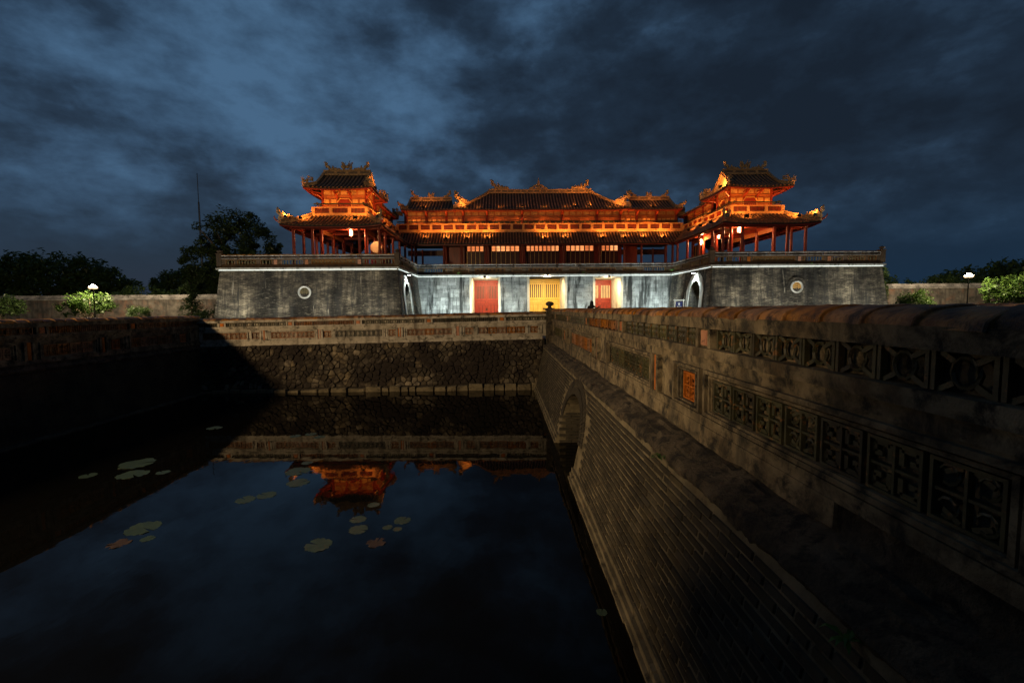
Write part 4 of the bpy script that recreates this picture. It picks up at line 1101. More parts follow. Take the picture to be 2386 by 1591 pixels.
# ------------------------------------------------------------------ pavilion on the platform
def ornament_mesh(kind, seed):
    """roof ornaments about 1 m tall, facing +x: a coiling dragon with flames, a finial, a flame crest"""
    r = random.Random(seed); m = MB()
    def spike(p, d, L, w):
        p, d = Vector(p), Vector(d).normalized(); side = d.cross(Vector((0, 1, 0))).normalized()
        pts = [p, p + d * L * 0.4 + side * L * 0.12, p + d * L * 0.75 + side * L * 0.05, p + d * L - side * L * 0.12]
        m.tube(pts, [w, w * 0.8, w * 0.45, w * 0.08], 5)
    if kind == 'dragon':
        P = [(-0.55, 0, 0.05), (-0.40, 0, 0.22), (-0.22, 0, 0.12), (-0.05, 0, 0.20), (0.05, 0, 0.42), (0.22, 0, 0.55), (0.36, 0, 0.42), (0.40, 0, 0.62), (0.30, 0, 0.85), (0.48, 0, 0.95)]
        m.tube(P, [0.07, 0.13, 0.16, 0.18, 0.19, 0.17, 0.15, 0.16, 0.17, 0.07], 7)
        m.ball((0.36, 0, 0.86), 0.15, 8, (1.2, 0.8, 0.9)); m.box(-0.62, 0.5, -0.09, 0.09, -0.02, 0.08)
        for i in range(46):
            t = r.random(); k = int(t * (len(P) - 1)); a = Vector(P[k]).lerp(Vector(P[k + 1]), t * (len(P) - 1) - k)
            ang = r.uniform(0.3, 2.9); spike(a + Vector((0, r.uniform(-0.05, 0.05), 0)), (math.cos(ang), r.uniform(-0.35, 0.35), math.sin(ang)), r.uniform(0.14, 0.26), r.uniform(0.055, 0.09))
    elif kind == 'flame':
        m.box(-0.7, 0.6, -0.1, 0.1, -0.03, 0.10)
        m.tube([(-0.65, 0, 0.10), (-0.2, 0, 0.22), (0.2, 0, 0.26), (0.5, 0, 0.22), (0.66, 0, 0.42), (0.58, 0, 0.62), (0.70, 0, 0.80)], [0.06, 0.12, 0.16, 0.16, 0.14, 0.13, 0.05], 7)
        for i in range(44):
            x = r.uniform(-0.6, 0.66); spike((x, r.uniform(-0.07, 0.07), 0.15 + 0.12 * (x + 0.6)), (0.25 + r.uniform(-0.5, 0.4), r.uniform(-0.25, 0.25), 1), r.uniform(0.16, 0.30) * (1 + 0.6 * max(0, x)), r.uniform(0.055, 0.085))
    elif kind == 'finial':
        m.box(-0.85, 0.85, -0.08, 0.08, -0.03, 0.08)
        for s in (-1, 1):
            m.tube([(s * 0.85, 0, 0.10), (s * 0.55, 0, 0.18), (s * 0.35, 0, 0.34), (s * 0.12, 0, 0.42)], [0.05, 0.08, 0.08, 0.06], 6)
            for i in range(7):
                x = s * r.uniform(0.1, 0.75); spike((x, 0, 0.14), (s * 0.1 + r.uniform(-0.3, 0.3), r.uniform(-0.2, 0.2), 1), 0.28 * (1.15 - abs(x)), 0.04)
        m.lathe((0, 0, 0.05), [(0.2, 0), (0.22, 0.15), (0.12, 0.28), (0.17, 0.40), (0.09, 0.52), (0.11, 0.60), (0.05, 0.72), (0.06, 0.78), (0.01, 1.0)], 8)
    else:                                     # bush-like cluster of leaves and clouds
        m.box(-0.45, 0.45, -0.08, 0.08, -0.03, 0.08)
        for i in range(9): m.ball((r.uniform(-0.35, 0.35), r.uniform(-0.05, 0.05), r.uniform(0.1, 0.55)), r.uniform(0.08, 0.15), 6)
        for i in range(22):
            x = r.uniform(-0.4, 0.4); spike((x, 0, r.uniform(0.1, 0.5)), (x * 1.2 + r.uniform(-0.3, 0.3), r.uniform(-0.3, 0.3), 1), r.uniform(0.2, 0.42) * (1.2 - abs(x)), 0.045)
    return m.mesh('ornament', 'ornament', True)


ORN = {k: [ornament_mesh(k, 10 * i + j) for j in (1, 2)] for i, k in enumerate(('dragon', 'flame', 'finial', 'cluster'))}


def column_mesh(r, h):
    m = MB(); n = 14; m.lathe((0, 0, 0), [(r * 1.5, 0), (r * 1.55, 0.12), (r * 1.2, 0.2)], n)
    m.lathe((0, 0, 0.2), [(r, 0), (r * 1.04, h * 0.3), (r, h * 0.7), (r * 0.95, h - 0.2)], n)
    return m.mesh('column', 'lacquer', True)


COL_BIG, COL_THIN = column_mesh(0.17, 4.6), column_mesh(0.13, 4.2)


class Slope:
    """one roof slope: eave from A along E (length L), rising along inward I over run; c0/c1 shift of the upper edge ends"""

    def __init__(s, A, E, I, L, run, z0, z1a, z1b, c0, c1, up0=0.0, up1=0.0, sag=0.22, th=None):
        s.A, s.E, s.I = Vector((*A, 0)), Vector((*E, 0)), Vector((*I, 0)); s.L, s.run = L, run
        s.z0, s.z1a, s.z1b, s.c0, s.c1, s.up0, s.up1, s.sag, s.th = z0, z1a, z1b, c0, c1, up0, up1, sag, th

    def P(s, u, t, lift=0.0):
        p = s.A + s.E * u + s.I * (t * s.run)
        z1 = lerp(s.z1a, s.z1b, min(1, max(0, u / s.L)))
        z = s.z0 + (z1 - s.z0) * (t * (1 - s.sag) + s.sag * t * t)
        D = min(2.6, s.L / 2)
        for up, d in ((s.up0, u), (s.up1, s.L - u)):
            if up and d < D: z += up * (1 - max(0, d) / D) ** 2 * max(0, 1 - t) ** 1.0
        return Vector((p.x, p.y, z + lift))

    def lo_hi(s, u):
        """valid t range at eave position u"""
        lo, hi = 0.0, 1.0
        for c, d in ((s.c0, u), (s.c1, s.L - u)):
            if c > 0:
                if s.th:
                    if d < c: hi = min(hi, max(0.0, d / c) * s.th)
                else: hi = min(hi, max(0.0, d / c))
            elif c < 0 and d < 0: lo = max(lo, d / c)
        return lo, hi

    def surface(s, m, thick=0.10, nu=26, nt=6):
        u0 = min(0, s.c0); u1 = s.L - min(0, s.c1)
        us = [lerp(u0, u1, i / nu) for i in range(nu + 1)]
        if s.c0 > 0: us += [s.c0]
        if s.c1 > 0: us += [s.L - s.c1]
        us = sorted(set(round(u, 4) for u in us))
        top, bot = [], []
        for u in us:
            lo, hi = s.lo_hi(u); top.append([s.P(u, lerp(lo, hi, k / nt)) for k in range(nt + 1)]); bot.append([p - Vector((0, 0, thick)) for p in top[-1]])
        vs_, fs = [], []; n = nt + 1
        for a in top: vs_ += a
        o = len(vs_)
        for a in bot: vs_ += a
        for i in range(len(us) - 1):
            for k in range(nt):
                a = i * n + k; fs.append((a, a + n, a + n + 1, a + 1)); fs.append((o + a, o + a + 1, o + a + n + 1, o + a + n))
            fs.append((i * n, o + i * n, o + (i + 1) * n, (i + 1) * n))
        m.add(vs_, fs)

    def tiles(s, m, pitch=0.36, r=0.085, ns=7):
        u0 = min(0, s.c0); u1 = s.L - min(0, s.c1); n = int((u1 - u0) / pitch)
        for i in range(n):
            u = u0 + (i + 0.5) * (u1 - u0) / n; lo, hi = s.lo_hi(u)
            if hi - lo < 0.04: continue
            k = max(2, int(ns * (hi - lo) + 1)); loops = []
            for j in range(k + 1):
                t = lerp(lo, hi, j / k); c = s.P(u, t)
                if j == 0 and lo == 0: c = c - s.I * 0.05
                for rr in ((r * 1.06, r * 0.94) if 0 < j < k else (r,)):
                    loops.append([c + s.E * (rr * math.cos(math.pi * q / 4)) + Vector((0, 0, rr * 1.15 * math.sin(math.pi * q / 4))) for q in range(5)])
            m.loft(loops)

    def rafters(s, m, pitch=0.45, depth=0.45):
        n = int(s.L / pitch)
        for i in range(n):
            u = (i + 0.5) * s.L / n; lo, hi = s.lo_hi(u); hi = min(hi, depth)
            if hi < 0.1: continue
            m.bar(s.P(u, 0.02, -0.16), s.P(u, hi, -0.16), 0.10, 0.11)


def ridge_band(root, pts, h=0.36, w=0.20, inlay=True, name='ridge'):
    """plastered ridge with framed inlays following a curve"""
    m = MB(); loops = []
    for i, p in enumerate(pts):
        p = Vector(p); q = Vector(pts[min(i + 1, len(pts) - 1)]) - Vector(pts[max(i - 1, 0)]); q.z = 0; q.normalize(); n_ = Vector((-q.y, q.x, 0))
        prof = [(-w / 2 - 0.05, -0.08), (-w / 2 - 0.05, 0.03), (-w / 2, 0.05), (-w / 2, h - 0.07), (-w / 2 - 0.05, h - 0.05), (-w / 2 - 0.05, h), (w / 2 + 0.05, h), (w / 2 + 0.05, h - 0.05), (w / 2, h - 0.07), (w / 2, 0.05), (w / 2 + 0.05, 0.03), (w / 2 + 0.05, -0.08)]
        loops.append([p + n_ * a + Vector((0, 0, b)) for a, b in prof])
    m.loft(loops); o = m.build(name, 'ridge_plaster', root, True)
    if inlay:
        m = MB()
        for i in range(len(pts) - 1):
            a, b = Vector(pts[i]), Vector(pts[i + 1]); k = max(1, round((b - a).length / 0.9))
            q = (b - a); q.z = 0; q.normalize(); n_ = Vector((-q.y, q.x, 0))
            for j in range(k):
                c, d = a.lerp(b, (j + 0.12) / k), a.lerp(b, (j + 0.88) / k)
                for sg in (-1, 1):
                    f = n_ * (sg * (w / 2 + 0.004)); z0, z1 = Vector((0, 0, 0.10)), Vector((0, 0, h - 0.12))
                    g = n_ * (sg * (w / 2 - 0.03))
                    m.hexa([c + g + z0, d + g + z0, d + f + z0, c + f + z0, c + g + z1, d + g + z1, d + f + z1, c + f + z1])
        m.build('inlays', 'ridge_inlay', root, kind='stuff')
    return o


def orn(root, kind, loc, dirx=(1, 0, 0), sc=1.0, v=0):
    d = Vector(dirx); d.z = 0; d.normalize(); n_ = Vector((-d.y, d.x, 0))
    place(ORN[kind][v], {'dragon': 'dragon_ornament', 'flame': 'flame_ornament', 'finial': 'finial', 'cluster': 'cloud_ornament'}[kind], basis(loc, d, n_, (0, 0, 1), sc * 1.2), root)


def roof(pav, name, slopes, pitch=0.36, r=0.085, raf=True):
    m = MB()
    for s in slopes: s.surface(m)
    rf = m.build(name, 'roof_bed', pav, normals=False)
    m = MB()
    for s in slopes: s.tiles(m, pitch, r)
    m.build('tile_rows', 'roof_tile', rf, True, kind='stuff')
    if raf:
        m = MB()
        for s in slopes: s.rafters(m)
        m.build('rafters', 'lacquer', rf, kind='stuff')
        m = MB()
        for s in slopes:                     # eave fascia board
            n = 20
            for i in range(n):
                a, b = s.P(s.L * i / n, 0.0, -0.15), s.P(s.L * (i + 1) / n, 0.0, -0.15); off = s.I * 0.06
                m.bar(a + off, b + off, 0.05, 0.10)
        m.build('fascia', 'lacquer', rf, kind='stuff')
    return rf


def hipgable(pav, name, fx, hx, hy, z0, z1, rx, up=0.35, pitch=0.36, ends=(1, 1)):
    """fx maps local (x, y) to world; ridge along local x; rx = half ridge length; gables above the end skirts"""
    f2 = lambda x, y: Vector((*fx(x, y), 0)); O = f2(0, 0)
    ex = (f2(1, 0) - O); ey = (f2(0, 1) - O)
    c = hx - rx; full = c >= hy * 0.98
    th = None if full else c / hy
    sl = []
    for sg in (-1, 1):
        A = O - ex * hx + ey * (sg * hy)
        sl.append(Slope(A.xy, ex.xy, (ey * -sg).xy, 2 * hx, hy, z0, z1, z1, c, c, up, up, 0.25, th))
    # end skirts
    zr = sl[0].P(hx, th if th else 1.0).z
    for sg in (-1, 1):
        A = O + ex * (sg * hx) - ey * hy
        run = c; cc = hy if full else c
        s = Slope(A.xy, ey.xy, (ex * -sg).xy, 2 * hy, run, z0, zr, zr, cc, cc, up, up, 0.25 * (th if th else 1.0))
        sl.append(s)
    rf = roof(pav, name, sl, pitch)
    if not full:
        for sg in (-1, 1):
            y1 = hy * (1 - th); m = MB(); xx = rx - 0.04
            P = lambda x, y, z: tuple(f2(x, y).xy) + (z,)
            pts = [P(sg * xx, -y1, zr - 0.05)] + [P(sg * xx, -hy * (1 - t), sl[0].P(hx, t).z - 0.02) for t in (lerp(th, 1, k / 5) for k in range(6))] + [P(sg * xx, hy * (1 - t), sl[0].P(hx, t).z - 0.02) for t in (lerp(1, th, k / 5) for k in range(1, 6))] + [P(sg * xx, y1, zr - 0.05)]
            q = [tuple(Vector(p) - Vector(ex) * sg * 0.1) for p in pts]
            n = len(pts); m.add(pts + q, [tuple(range(n)), tuple(range(2 * n - 1, n - 1, -1))] + [(i, (i + 1) % n, n + (i + 1) % n, n + i) for i in range(n)])
            m.build('gable', 'gable_face', rf)
    W = lambda x, y, z: Vector((*fx(x, y), z))
    # main ridge
    zt = z1
    ridge_band(rf, [W(lerp(-rx, rx, k / 4), 0, zt - 0.02 + 0.05 * (abs(k - 2) / 2) ** 2) for k in range(5)], 0.42, 0.22)
    # hips and gable verges
    tips = []
    for sx in (-1, 1):
        if sx == -1 and not ends[0] or sx == 1 and not ends[1]: continue
        for sy in (-1, 1):
            s = sl[0]
            hp = []
            t0 = th if th else 1.0
            for k in range(6):
                t = t0 * (1 - k / 5.0); x = hx - c * (t / t0); z = s.P(c * (t / t0), t).z
                hp.append(W(sx * x, sy * hy * (1 - t), z + 0.02))
            if not full:
                vg = [W(sx * (rx - 0.02), sy * hy * (1 - t), s.P(hx, t).z + 0.02) for t in (lerp(1, th, k / 4) for k in range(5))]
                ridge_band(rf, vg, 0.26, 0.16, False, 'verge')
            hp[-1] = hp[-1] + Vector((0, 0, 0.10))
            ridge_band(rf, hp, 0.26, 0.17)
            tips.append((hp[-1], (hp[-1] - hp[-2]), hp[2], (hp[-1] - hp[-2])))
    return rf, sl, tips, W, rx, zt


def leaf_mesh(w, h, rows):
    """panelled shutter leaf: slots wood / lattice / gold"""
    m = MB(); m.m = 0; m.box(-w / 2, w / 2, 0.0, 0.04, 0, h)
    e = 0.06
    m.box(-w / 2, -w / 2 + e, -0.03, 0.0, 0, h); m.box(w / 2 - e, w / 2, -0.03, 0.0, 0, h)
    for a, b, k in rows:
        m.m = 0; m.box(-w / 2 + e, w / 2 - e, -0.03, 0.0, b * h - 0.02, b * h + 0.02)
        m.m = k; m.box(-w / 2 + e + 0.02, w / 2 - e - 0.02, -0.014, 0.0, a * h + 0.03, b * h - 0.03)
    return m.mesh('shutter', ['painted_wood', 'rail_green', 'gold_panel'])


def balcony(pav, pts, z, h=0.90, pitch=1.35, rail_back=None):
    """masonry balustrade along pts: ledge, posts, slotted panels, top rail"""
    for a, b in zip(pts, pts[1:]):
        a, b = Vector((*a, 0)), Vector((*b, 0)); d = (b - a); L = d.length; d.normalize(); nrm = Vector((d.y, -d.x, 0))
        fn = lambda s, e, zz, a=a, d=d, nrm=nrm: a + d * s + nrm * e + Vector((0, 0, zz))
        m = MB(fn); m.box(0, L, -0.16, 0.08, z - 0.05, z + 0.08); m.box(0, L, -0.14, 0.03, z + 0.08, z + 0.24); m.box(0, L, -0.16, 0.06, z + 0.24, z + 0.29); m.box(0, L, -0.16, 0.06, z + h - 0.10, z + h)
        bal = m.build('balcony', 'balcony_plaster', pav)
        n = max(1, round(L / pitch)); g = L / n
        for i in range(n + 1):
            m = MB(fn); s = min(max(i * g, 0.14), L - 0.14); m.box(s - 0.14, s + 0.14, -0.15, 0.05, z + 0.29, z + h - 0.10); m.box(s - 0.08, s + 0.08, 0.05, 0.075, z + 0.36, z + h - 0.18); m.build('post', 'balcony_plaster', bal)
        for i in range(n):
            p, q = i * g + 0.14 + (0.14 if i == 0 else 0), (i + 1) * g - 0.14 - (0.14 if i == n - 1 else 0)
            m = MB(fn); m.box(p, q, -0.10, -0.07, z + 0.29, z + h - 0.10)
            m.build('slot_back', 'balcony_slot', bal)
            k = max(3, int((q - p) / 0.13)); m = MB(fn)
            for j in range(k): s = lerp(p, q, (j + 0.5) / k); m.box(s - 0.022, s + 0.022, -0.07, -0.03, z + 0.29, z + h - 0.10)
            m.build('slot_bars', 'lacquer', bal, kind='stuff')
        if rail_back:
            rb, rh = rail_back
            m = MB(fn); m.box(0, L, -rb - 0.04, -rb + 0.04, z + rh - 0.05, z + rh + 0.05); m.box(0, L, -rb - 0.025, -rb + 0.025, z + rh - 0.17, z + rh - 0.13); m.build('hand_rail', 'rail_green', bal)
            m = MB(fn); k = int(L / 0.2)
            for j in range(k): s = (j + 0.5) * L / k; m.box(s - 0.015, s + 0.015, -rb - 0.015, -rb + 0.015, z, z + rh - 0.17)
            m.build('spindles', 'painted_wood', bal, kind='stuff')


def bracket(m, p, d, L=0.8):
    p = Vector(p); d = Vector(d).normalized()
    m.tube([p + Vector((0, 0, -0.55)), p + d * L * 0.25 + Vector((0, 0, -0.28)), p + d * L * 0.6 + Vector((0, 0, -0.18)), p + d * L + Vector((0, 0, 0.0))], [0.09, 0.10, 0.09, 0.06], 6)
    m.bar(p + Vector((0, 0, -0.02)), p + d * L, 0.12, 0.12)


def pavilion():
    pav = thing('gate_pavilion', (GX, 52, PT), 'red and gold two storey timber pavilion with tiled dragon roofs on the gate platform', 'pavilion')
    FL = PT
    EZ = 8.75                     # lower eave height
    # ---------------- lower roof round the whole U
    sl = []
    for s in (-1, 1):
        X = lambda o: GX + s * o
        sl.append(Slope((X(15.25), 41.0), (s, 0), (0, 1), 8.9, 2.6, EZ, 10.1, 10.1, 1.85, 1.85, 0.20, 0.20))                         # wing front
        sl.append(Slope((X(15.25), 41.0), (0, 1), (s, 0), 12.0, 1.85, EZ, 10.1, 10.45, 2.6, -2.0, 0.20, 0.0))                        # wing inner side
        sl.append(Slope((X(24.15), 41.0), (0, 1), (-s, 0), 21.5, 1.85, EZ, 10.1, 10.45, 2.6, 0.001, 0.20, 0.0))                     # wing outer side
    sl.append(Slope((GX - 15.25, 53.0), (1, 0), (0, 1), 30.5, 2.0, EZ + 0.05, 10.45, 10.45, -1.85, -1.85))
    low = roof(pav, 'lower_roof', sl, 0.34, 0.085)
    for s in (-1, 1):
        X = lambda o: GX + s * o
        for (o0, o1, big) in ((22.3, 24.15, 1), (17.1, 15.25, 0)):
            ref = sl[0 if s < 0 else 3]; hp = []
            for k in range(7):
                t = 1 - k / 6.0; o = lerp(o1, o0, t); u = (o - 15.25) if not big else (24.15 - o)
                hp.append(Vector((X(o), 41.0 + 2.6 * t, ref.P(u if not big else 8.9 - u, t).z + 0.02)))
            hp[-1] += Vector((0, 0, 0.08)); ridge_band(low, hp, 0.34, 0.20)
            d = hp[-1] - hp[-2]
            orn(low, 'flame', hp[-1] - d * 1.25 + Vector((0, 0, 0.32)), d, 0.95 if big else 0.8, 0 if s < 0 else 1)
            m = MB(); dd = d.copy(); dd.z = 0; dd.normalize()
            m.tube([hp[-1] + Vector((0, 0, 0.05)), hp[-1] + dd * 0.25 + Vector((0, 0, 0.12)), hp[-1] + dd * 0.42 + Vector((0, 0, 0.32)), hp[-1] + dd * 0.40 + Vector((0, 0, 0.5))], [0.10, 0.09, 0.06, 0.02], 6); m.build('eave_curl', 'lacquer', low, True)
    # ---------------- lower storey: floor, columns, beams, ceilings
    ys = [42.0, 44.1, 47.1, 50.1, 52.9]
    for s in (-1, 1):
        for o in (15.7, 17.5, 21.7, 23.4):
            for i, y in enumerate(ys):
                if o in (17.5, 21.7) and i == 0 or (o == 15.7 and i == 4): pass
                thin = o in (15.7, 23.4) or i == 0
                place(COL_THIN if thin else COL_BIG, 'column', Matrix.Translation((GX + s * o, y, FL)), pav)
        m = MB()
        X = lambda o: GX + s * o
        for o in (15.7, 23.4): m.bar((X(o), 41.6, EZ - 0.02), (X(o), 53.5, EZ - 0.02), 0.14, 0.26)
        m.bar((X(15.4), 42.0, EZ - 0.02), (X(23.7), 42.0, EZ - 0.02), 0.14, 0.26)
        for o in (17.5, 21.7): m.bar((X(o), 44.1, 9.2), (X(o), 54.0, 9.2), 0.2, 0.5)
        for y in (44.1, 47.1, 50.1): m.bar((X(15.7), y, 9.0), (X(23.4), y, 9.0), 0.16, 0.3)
        m.build('beam', 'lacquer', pav)
        m = MB(); m.box(min(X(17.3), X(22)), max(X(17.3), X(22)), 43.9, 56.0, 9.55, 9.62); m.build('ceiling', 'painted_wood', pav)
        # painted spandrel panels between inner columns
        for y0, y1 in zip(ys[1:], ys[2:]):
            for o in (17.5, 21.7): m = MB(); m.box(min(X(o) - .03, X(o) + .03), max(X(o) - .03, X(o) + .03), y0 + 0.2, y1 - 0.2, 8.55, 8.95); m.build('spandrel', 'painted_wood', pav)
        # screens towards the main hall
        for y0, y1 in ((47.3, 49.9), (50.3, 52.8)):
            k = 4; g = (y1 - y0) / k
            if s > 0 and y0 < 48: continue
            for i in range(k):
                m = MB(); xx = X(17.52); a = y0 + i * g + 0.02; m.box(xx - 0.03, xx + 0.03, a, a + g - 0.04, FL + 0.05, 8.3); m.build('screen', 'lacquer_dark', pav)
                m = MB(); m.box(xx - 0.045, xx + 0.045, a + 0.02, a + 0.06, FL + 0.2, 8.2); m.box(xx - 0.045, xx + 0.045, a + g - 0.1, a + g - 0.06, FL + 0.2, 8.2); m.build('gilt_strip', 'gold_line', pav)
    mo = [2.4, 6.65, 9.55, 11.6, 15.3]
    for s in (-1, 1):
        for o in mo:
            place(COL_THIN, 'column', Matrix.Translation((GX + 0.2 + s * o, 53.9, FL)), pav)
            place(COL_BIG, 'column', Matrix.Translation((GX + 0.2 + s * o, 56.2, FL)), pav)
            place(COL_THIN, 'column', Matrix.Translation((GX + 0.2 + s * o, 61.0, FL)), pav)
    m = MB(); m.bar((GX - 15.6, 53.9, EZ + 0.02), (GX + 16, 53.9, EZ + 0.02), 0.14, 0.28); m.bar((GX - 17, 56.2, 9.2), (GX + 17, 56.2, 9.2), 0.2, 0.5); m.bar((GX - 17, 61.0, 8.7), (GX + 17, 61.0, 8.7), 0.2, 0.7); m.build('beam', 'lacquer_dark', pav)
    m = MB(); m.box(GX - 17.2, GX + 17.2, 55.0, 62.5, 9.5, 9.58); m.build('ceiling', 'lacquer_dark', pav)
    # lit windows of the hall over dark panels with gilt lines
    cx = GX + 0.3; yw = 55.55
    groups = [(-9.15, -7.1, 4), (-6.2, -2.8, 6), (-2.0, 2.0, 8), (2.8, 6.2, 6), (7.1, 9.15, 4)]
    for a, b, n in groups:
        g = (b - a) / n
        for i in range(n):
            x0 = cx + a + i * g; w = g; f = 0.055
            m = MB(); m.box(x0 + 0.02, x0 + w - 0.02, yw, yw + 0.06, FL + 0.05, 8.22)
            for p, q, z0, z1 in ((x0 + 0.02, x0 + 0.02 + f, 8.22, 9.5), (x0 + w - 0.02 - f, x0 + w - 0.02, 8.22, 9.5), (x0 + 0.02 + f, x0 + w - 0.02 - f, 9.42, 9.5)): m.box(p, q, yw - 0.02, yw + 0.06, z0, z1)
            win = m.build('window', 'lacquer_dark', pav)
            m = MB(); m.box(x0 + 0.07, x0 + w - 0.07, yw + 0.02, yw + 0.035, 8.24, 9.42); m.build('pane', 'window_glow', win)
            m = MB()
            for k in (1, 2): m.box(x0 + w * k / 3 - 0.012, x0 + w * k / 3 + 0.012, yw - 0.005, yw + 0.015, 8.24, 9.42)
            for k in (1, 2, 3): m.box(x0 + 0.08, x0 + w - 0.08, yw - 0.005, yw + 0.013, 8.24 + k * 0.29, 8.262 + k * 0.29)
            m.build('lattice', 'lacquer_dark', win, kind='stuff')
            m = MB(); m.box(x0 + 0.0, x0 + 0.045, yw - 0.04, yw, FL + 0.1, 8.2); m.build('gilt_strip', 'gold_line', win)
    for a, b in ((-9.6, -9.2), (-7.05, -6.25), (-2.75, -2.05), (2.05, 2.75), (6.25, 7.05), (9.2, 9.6), (-11.5, -9.8), (9.8, 11.5)):
        m = MB(); m.box(cx + a, cx + b, yw + 0.03, yw + 0.10, FL, 9.5); m.build('wall_panel', 'lacquer', pav)
    # back screens leave the end bays open to the sky
    m = MB(); m.box(cx - 10, cx + 10, 60.9, 61.0, FL, 9.4); m.build('back_wall', 'lacquer_dark', pav)

    # ---------------- balconies
    for s in (-1, 1):
        X = lambda o: GX + s * o
        p = [(X(22.3), 49.6), (X(22.3), 43.6), (X(17.1), 43.6), (X(17.1), 49.6)]
        balcony(pav, p if s < 0 else p[::-1], 10.05, 0.86, 1.5, (0.45, 1.25))
        p = [(X(17.15), 49.62), (X(17.15), 54.9)]
        balcony(pav, p if s < 0 else p[::-1], 10.3, 0.8, 1.4, (0.45, 1.2))
    balcony(pav, [(GX - 17.1, 54.95), (GX + 17.1, 54.95)], 10.42, 0.98, 1.38, (0.45, 1.32))

    # ---------------- upper storey walls
    LEAF = leaf_mesh(0.62, 1.75, [(0.0, 0.42, 2), (0.42, 0.66, 0), (0.66, 0.90, 2)])
    LEAF_D = leaf_mesh(0.62, 1.75, [(0.0, 0.40, 2), (0.40, 0.78, 1), (0.78, 0.97, 0)])

    def wall_run(a, b, n, z0, lf, door=None):
        a, b = Vector((*a, 0)), Vector((*b, 0)); d = (b - a); L = d.length; d.normalize(); nrm = Vector((d.y, -d.x, 0)); g = L / n
        for i in range(n):
            if door and i in door: continue
            place(lf, 'shutter', basis(a + d * (g * (i + 0.5)) + Vector((0, 0, z0)), d * (g / 0.62 * 0.97), -nrm, (0, 0, 1)), pav)
        m = MB(lambda s, e, z: a + d * s + nrm * e + Vector((0, 0, z)))
        m.box(0, L, -0.06, 0.05, z0 + 1.77, z0 + 1.90); m.box(0, L, -0.06, 0.0, z0 + 1.90, z0 + 2.5); m.box(0, L, -0.06, 0.06, z0 + 2.5, z0 + 2.62)
        m.build('wall_beam', 'painted_wood', pav)
        m = MB(lambda s, e, z: a + d * s + nrm * e + Vector((0, 0, z))); k = max(2, int(L / 0.8))
        for i in range(k): m.box(L * (i + 0.1) / k, L * (i + 0.9) / k, 0.0, 0.012, z0 + 2.0, z0 + 2.4)
        m.build('painted_frieze', 'balcony_plaster', pav, kind='stuff')
        if door:
            i0, i1 = min(door), max(door) + 1
            m = MB(lambda s, e, z: a + d * s + nrm * e + Vector((0, 0, z)))
            m.box(i0 * g, i1 * g, -0.06, -0.03, z0, z0 + 1.77); m.build('door_leaf', 'lacquer', pav)
            m = MB(lambda s, e, z: a + d * s + nrm * e + Vector((0, 0, z))); q0, q1 = i0 * g, i1 * g
            P = [(q0, 0), (q0, 1.3), (q0 + 0.25, 1.62), (q1 - 0.25, 1.62), (q1, 1.3), (q1, 0)]
            for u, v in zip(P, P[1:]): m.bar((u[0], 0.02, z0 + u[1]), (v[0], 0.02, z0 + v[1]), 0.07, 0.09, (0, 1, 0))
            m.build('door_surround', 'gold_panel', pav)

    def posts(pts, z0, h, r=0.13):
        me = column_mesh(r, h)
        for p in pts: place(me, 'column', Matrix.Translation((*p, z0)), pav)

    UZ = 10.35
    for s in (-1, 1):
        X = lambda o: GX + s * o
        w0, w1, y0, y1 = 17.65, 21.75, 44.9, 47.3
        def run(p, q, *a, **k):
            (wall_run(p, q, *a, **k) if s < 0 else wall_run(q, p, *a, **k))
        run((X(w1), y0), (X(w0), y0), 6, UZ, LEAF, door=(2, 3))
        run((X(w0), y0), (X(w0), y1), 4, UZ, LEAF, door=(1, 2)); run((X(w1), y1), (X(w1), y0), 4, UZ, LEAF); run((X(w0), y1), (X(w1), y1), 6, UZ, LEAF)
        posts([(X(w0 - .02), y0 - .02), (X(w1 + .02), y0 - .02), (X(w0 - .02), y1), (X(w1 + .02), y1)], 10.0, 2.9)
        m = MB(); m.box(min(X(w0 + .1), X(w1 - .1)), max(X(w0 + .1), X(w1 - .1)), y0 + 0.1, y1 - 0.1, 9.6, 10.4); m.box(min(X(w0 + .05), X(w1 - .05)), max(X(w0 + .05), X(w1 - .05)), y0 + 0.07, y1 - 0.07, 10.4, 12.9); m.build('core', 'lacquer_dark', pav)
        m = MB()
        for o, y, d in ((w0, y0, (-s, -1, 0)), (w1, y0, (s, -1, 0)), (w0, y1, (-s, 1, 0)), (w1, y1, (s, 1, 0))): bracket(m, (X(o), y, 12.45), d, 1.25)
        for o in (w0 + 1.4, w1 - 1.4): bracket(m, (X(o), y0, 12.5), (0, -1, 0), 1.2)
        m.build('brackets', 'lacquer', pav, True, kind='stuff')
        fx = lambda x, y: (GX + s * 19.68 + x, 45.95 + y)
        rf, sls, tips, W, rx, zt = hipgable(pav, 'upper_roof', fx, 3.15, 2.95, 12.5, 14.5, 2.28, 0.16)
        orn(rf, 'dragon', W(-rx + 0.55, 0, zt + 0.40), (-1, 0, 0), 0.68); orn(rf, 'dragon', W(rx - 0.55, 0, zt + 0.40), (1, 0, 0), 0.68, 1); orn(rf, 'cluster', W(0, 0, zt + 0.40), (1, 0, 0), 1.05); orn(rf, 'flame', W(-1.0, 0, zt + 0.42), (-1, 0, 0), 0.5); orn(rf, 'flame', W(1.0, 0, zt + 0.42), (1, 0, 0), 0.5, 1)
        for tp, td, mid, md in tips:
            orn(rf, 'cluster', tp - td * 0.9 + Vector((0, 0, 0.24)), td, 0.62); orn(rf, 'cluster', mid + Vector((0, 0, 0.42)), md, 0.5, 1)
        # connecting upper range behind the tower
        a0, a1, b0, b1 = 17.9, 21.5, 49.0, 57.0
        run((X(a0), b0), (X(a0), 55.6), 9, UZ - 0.15, LEAF)
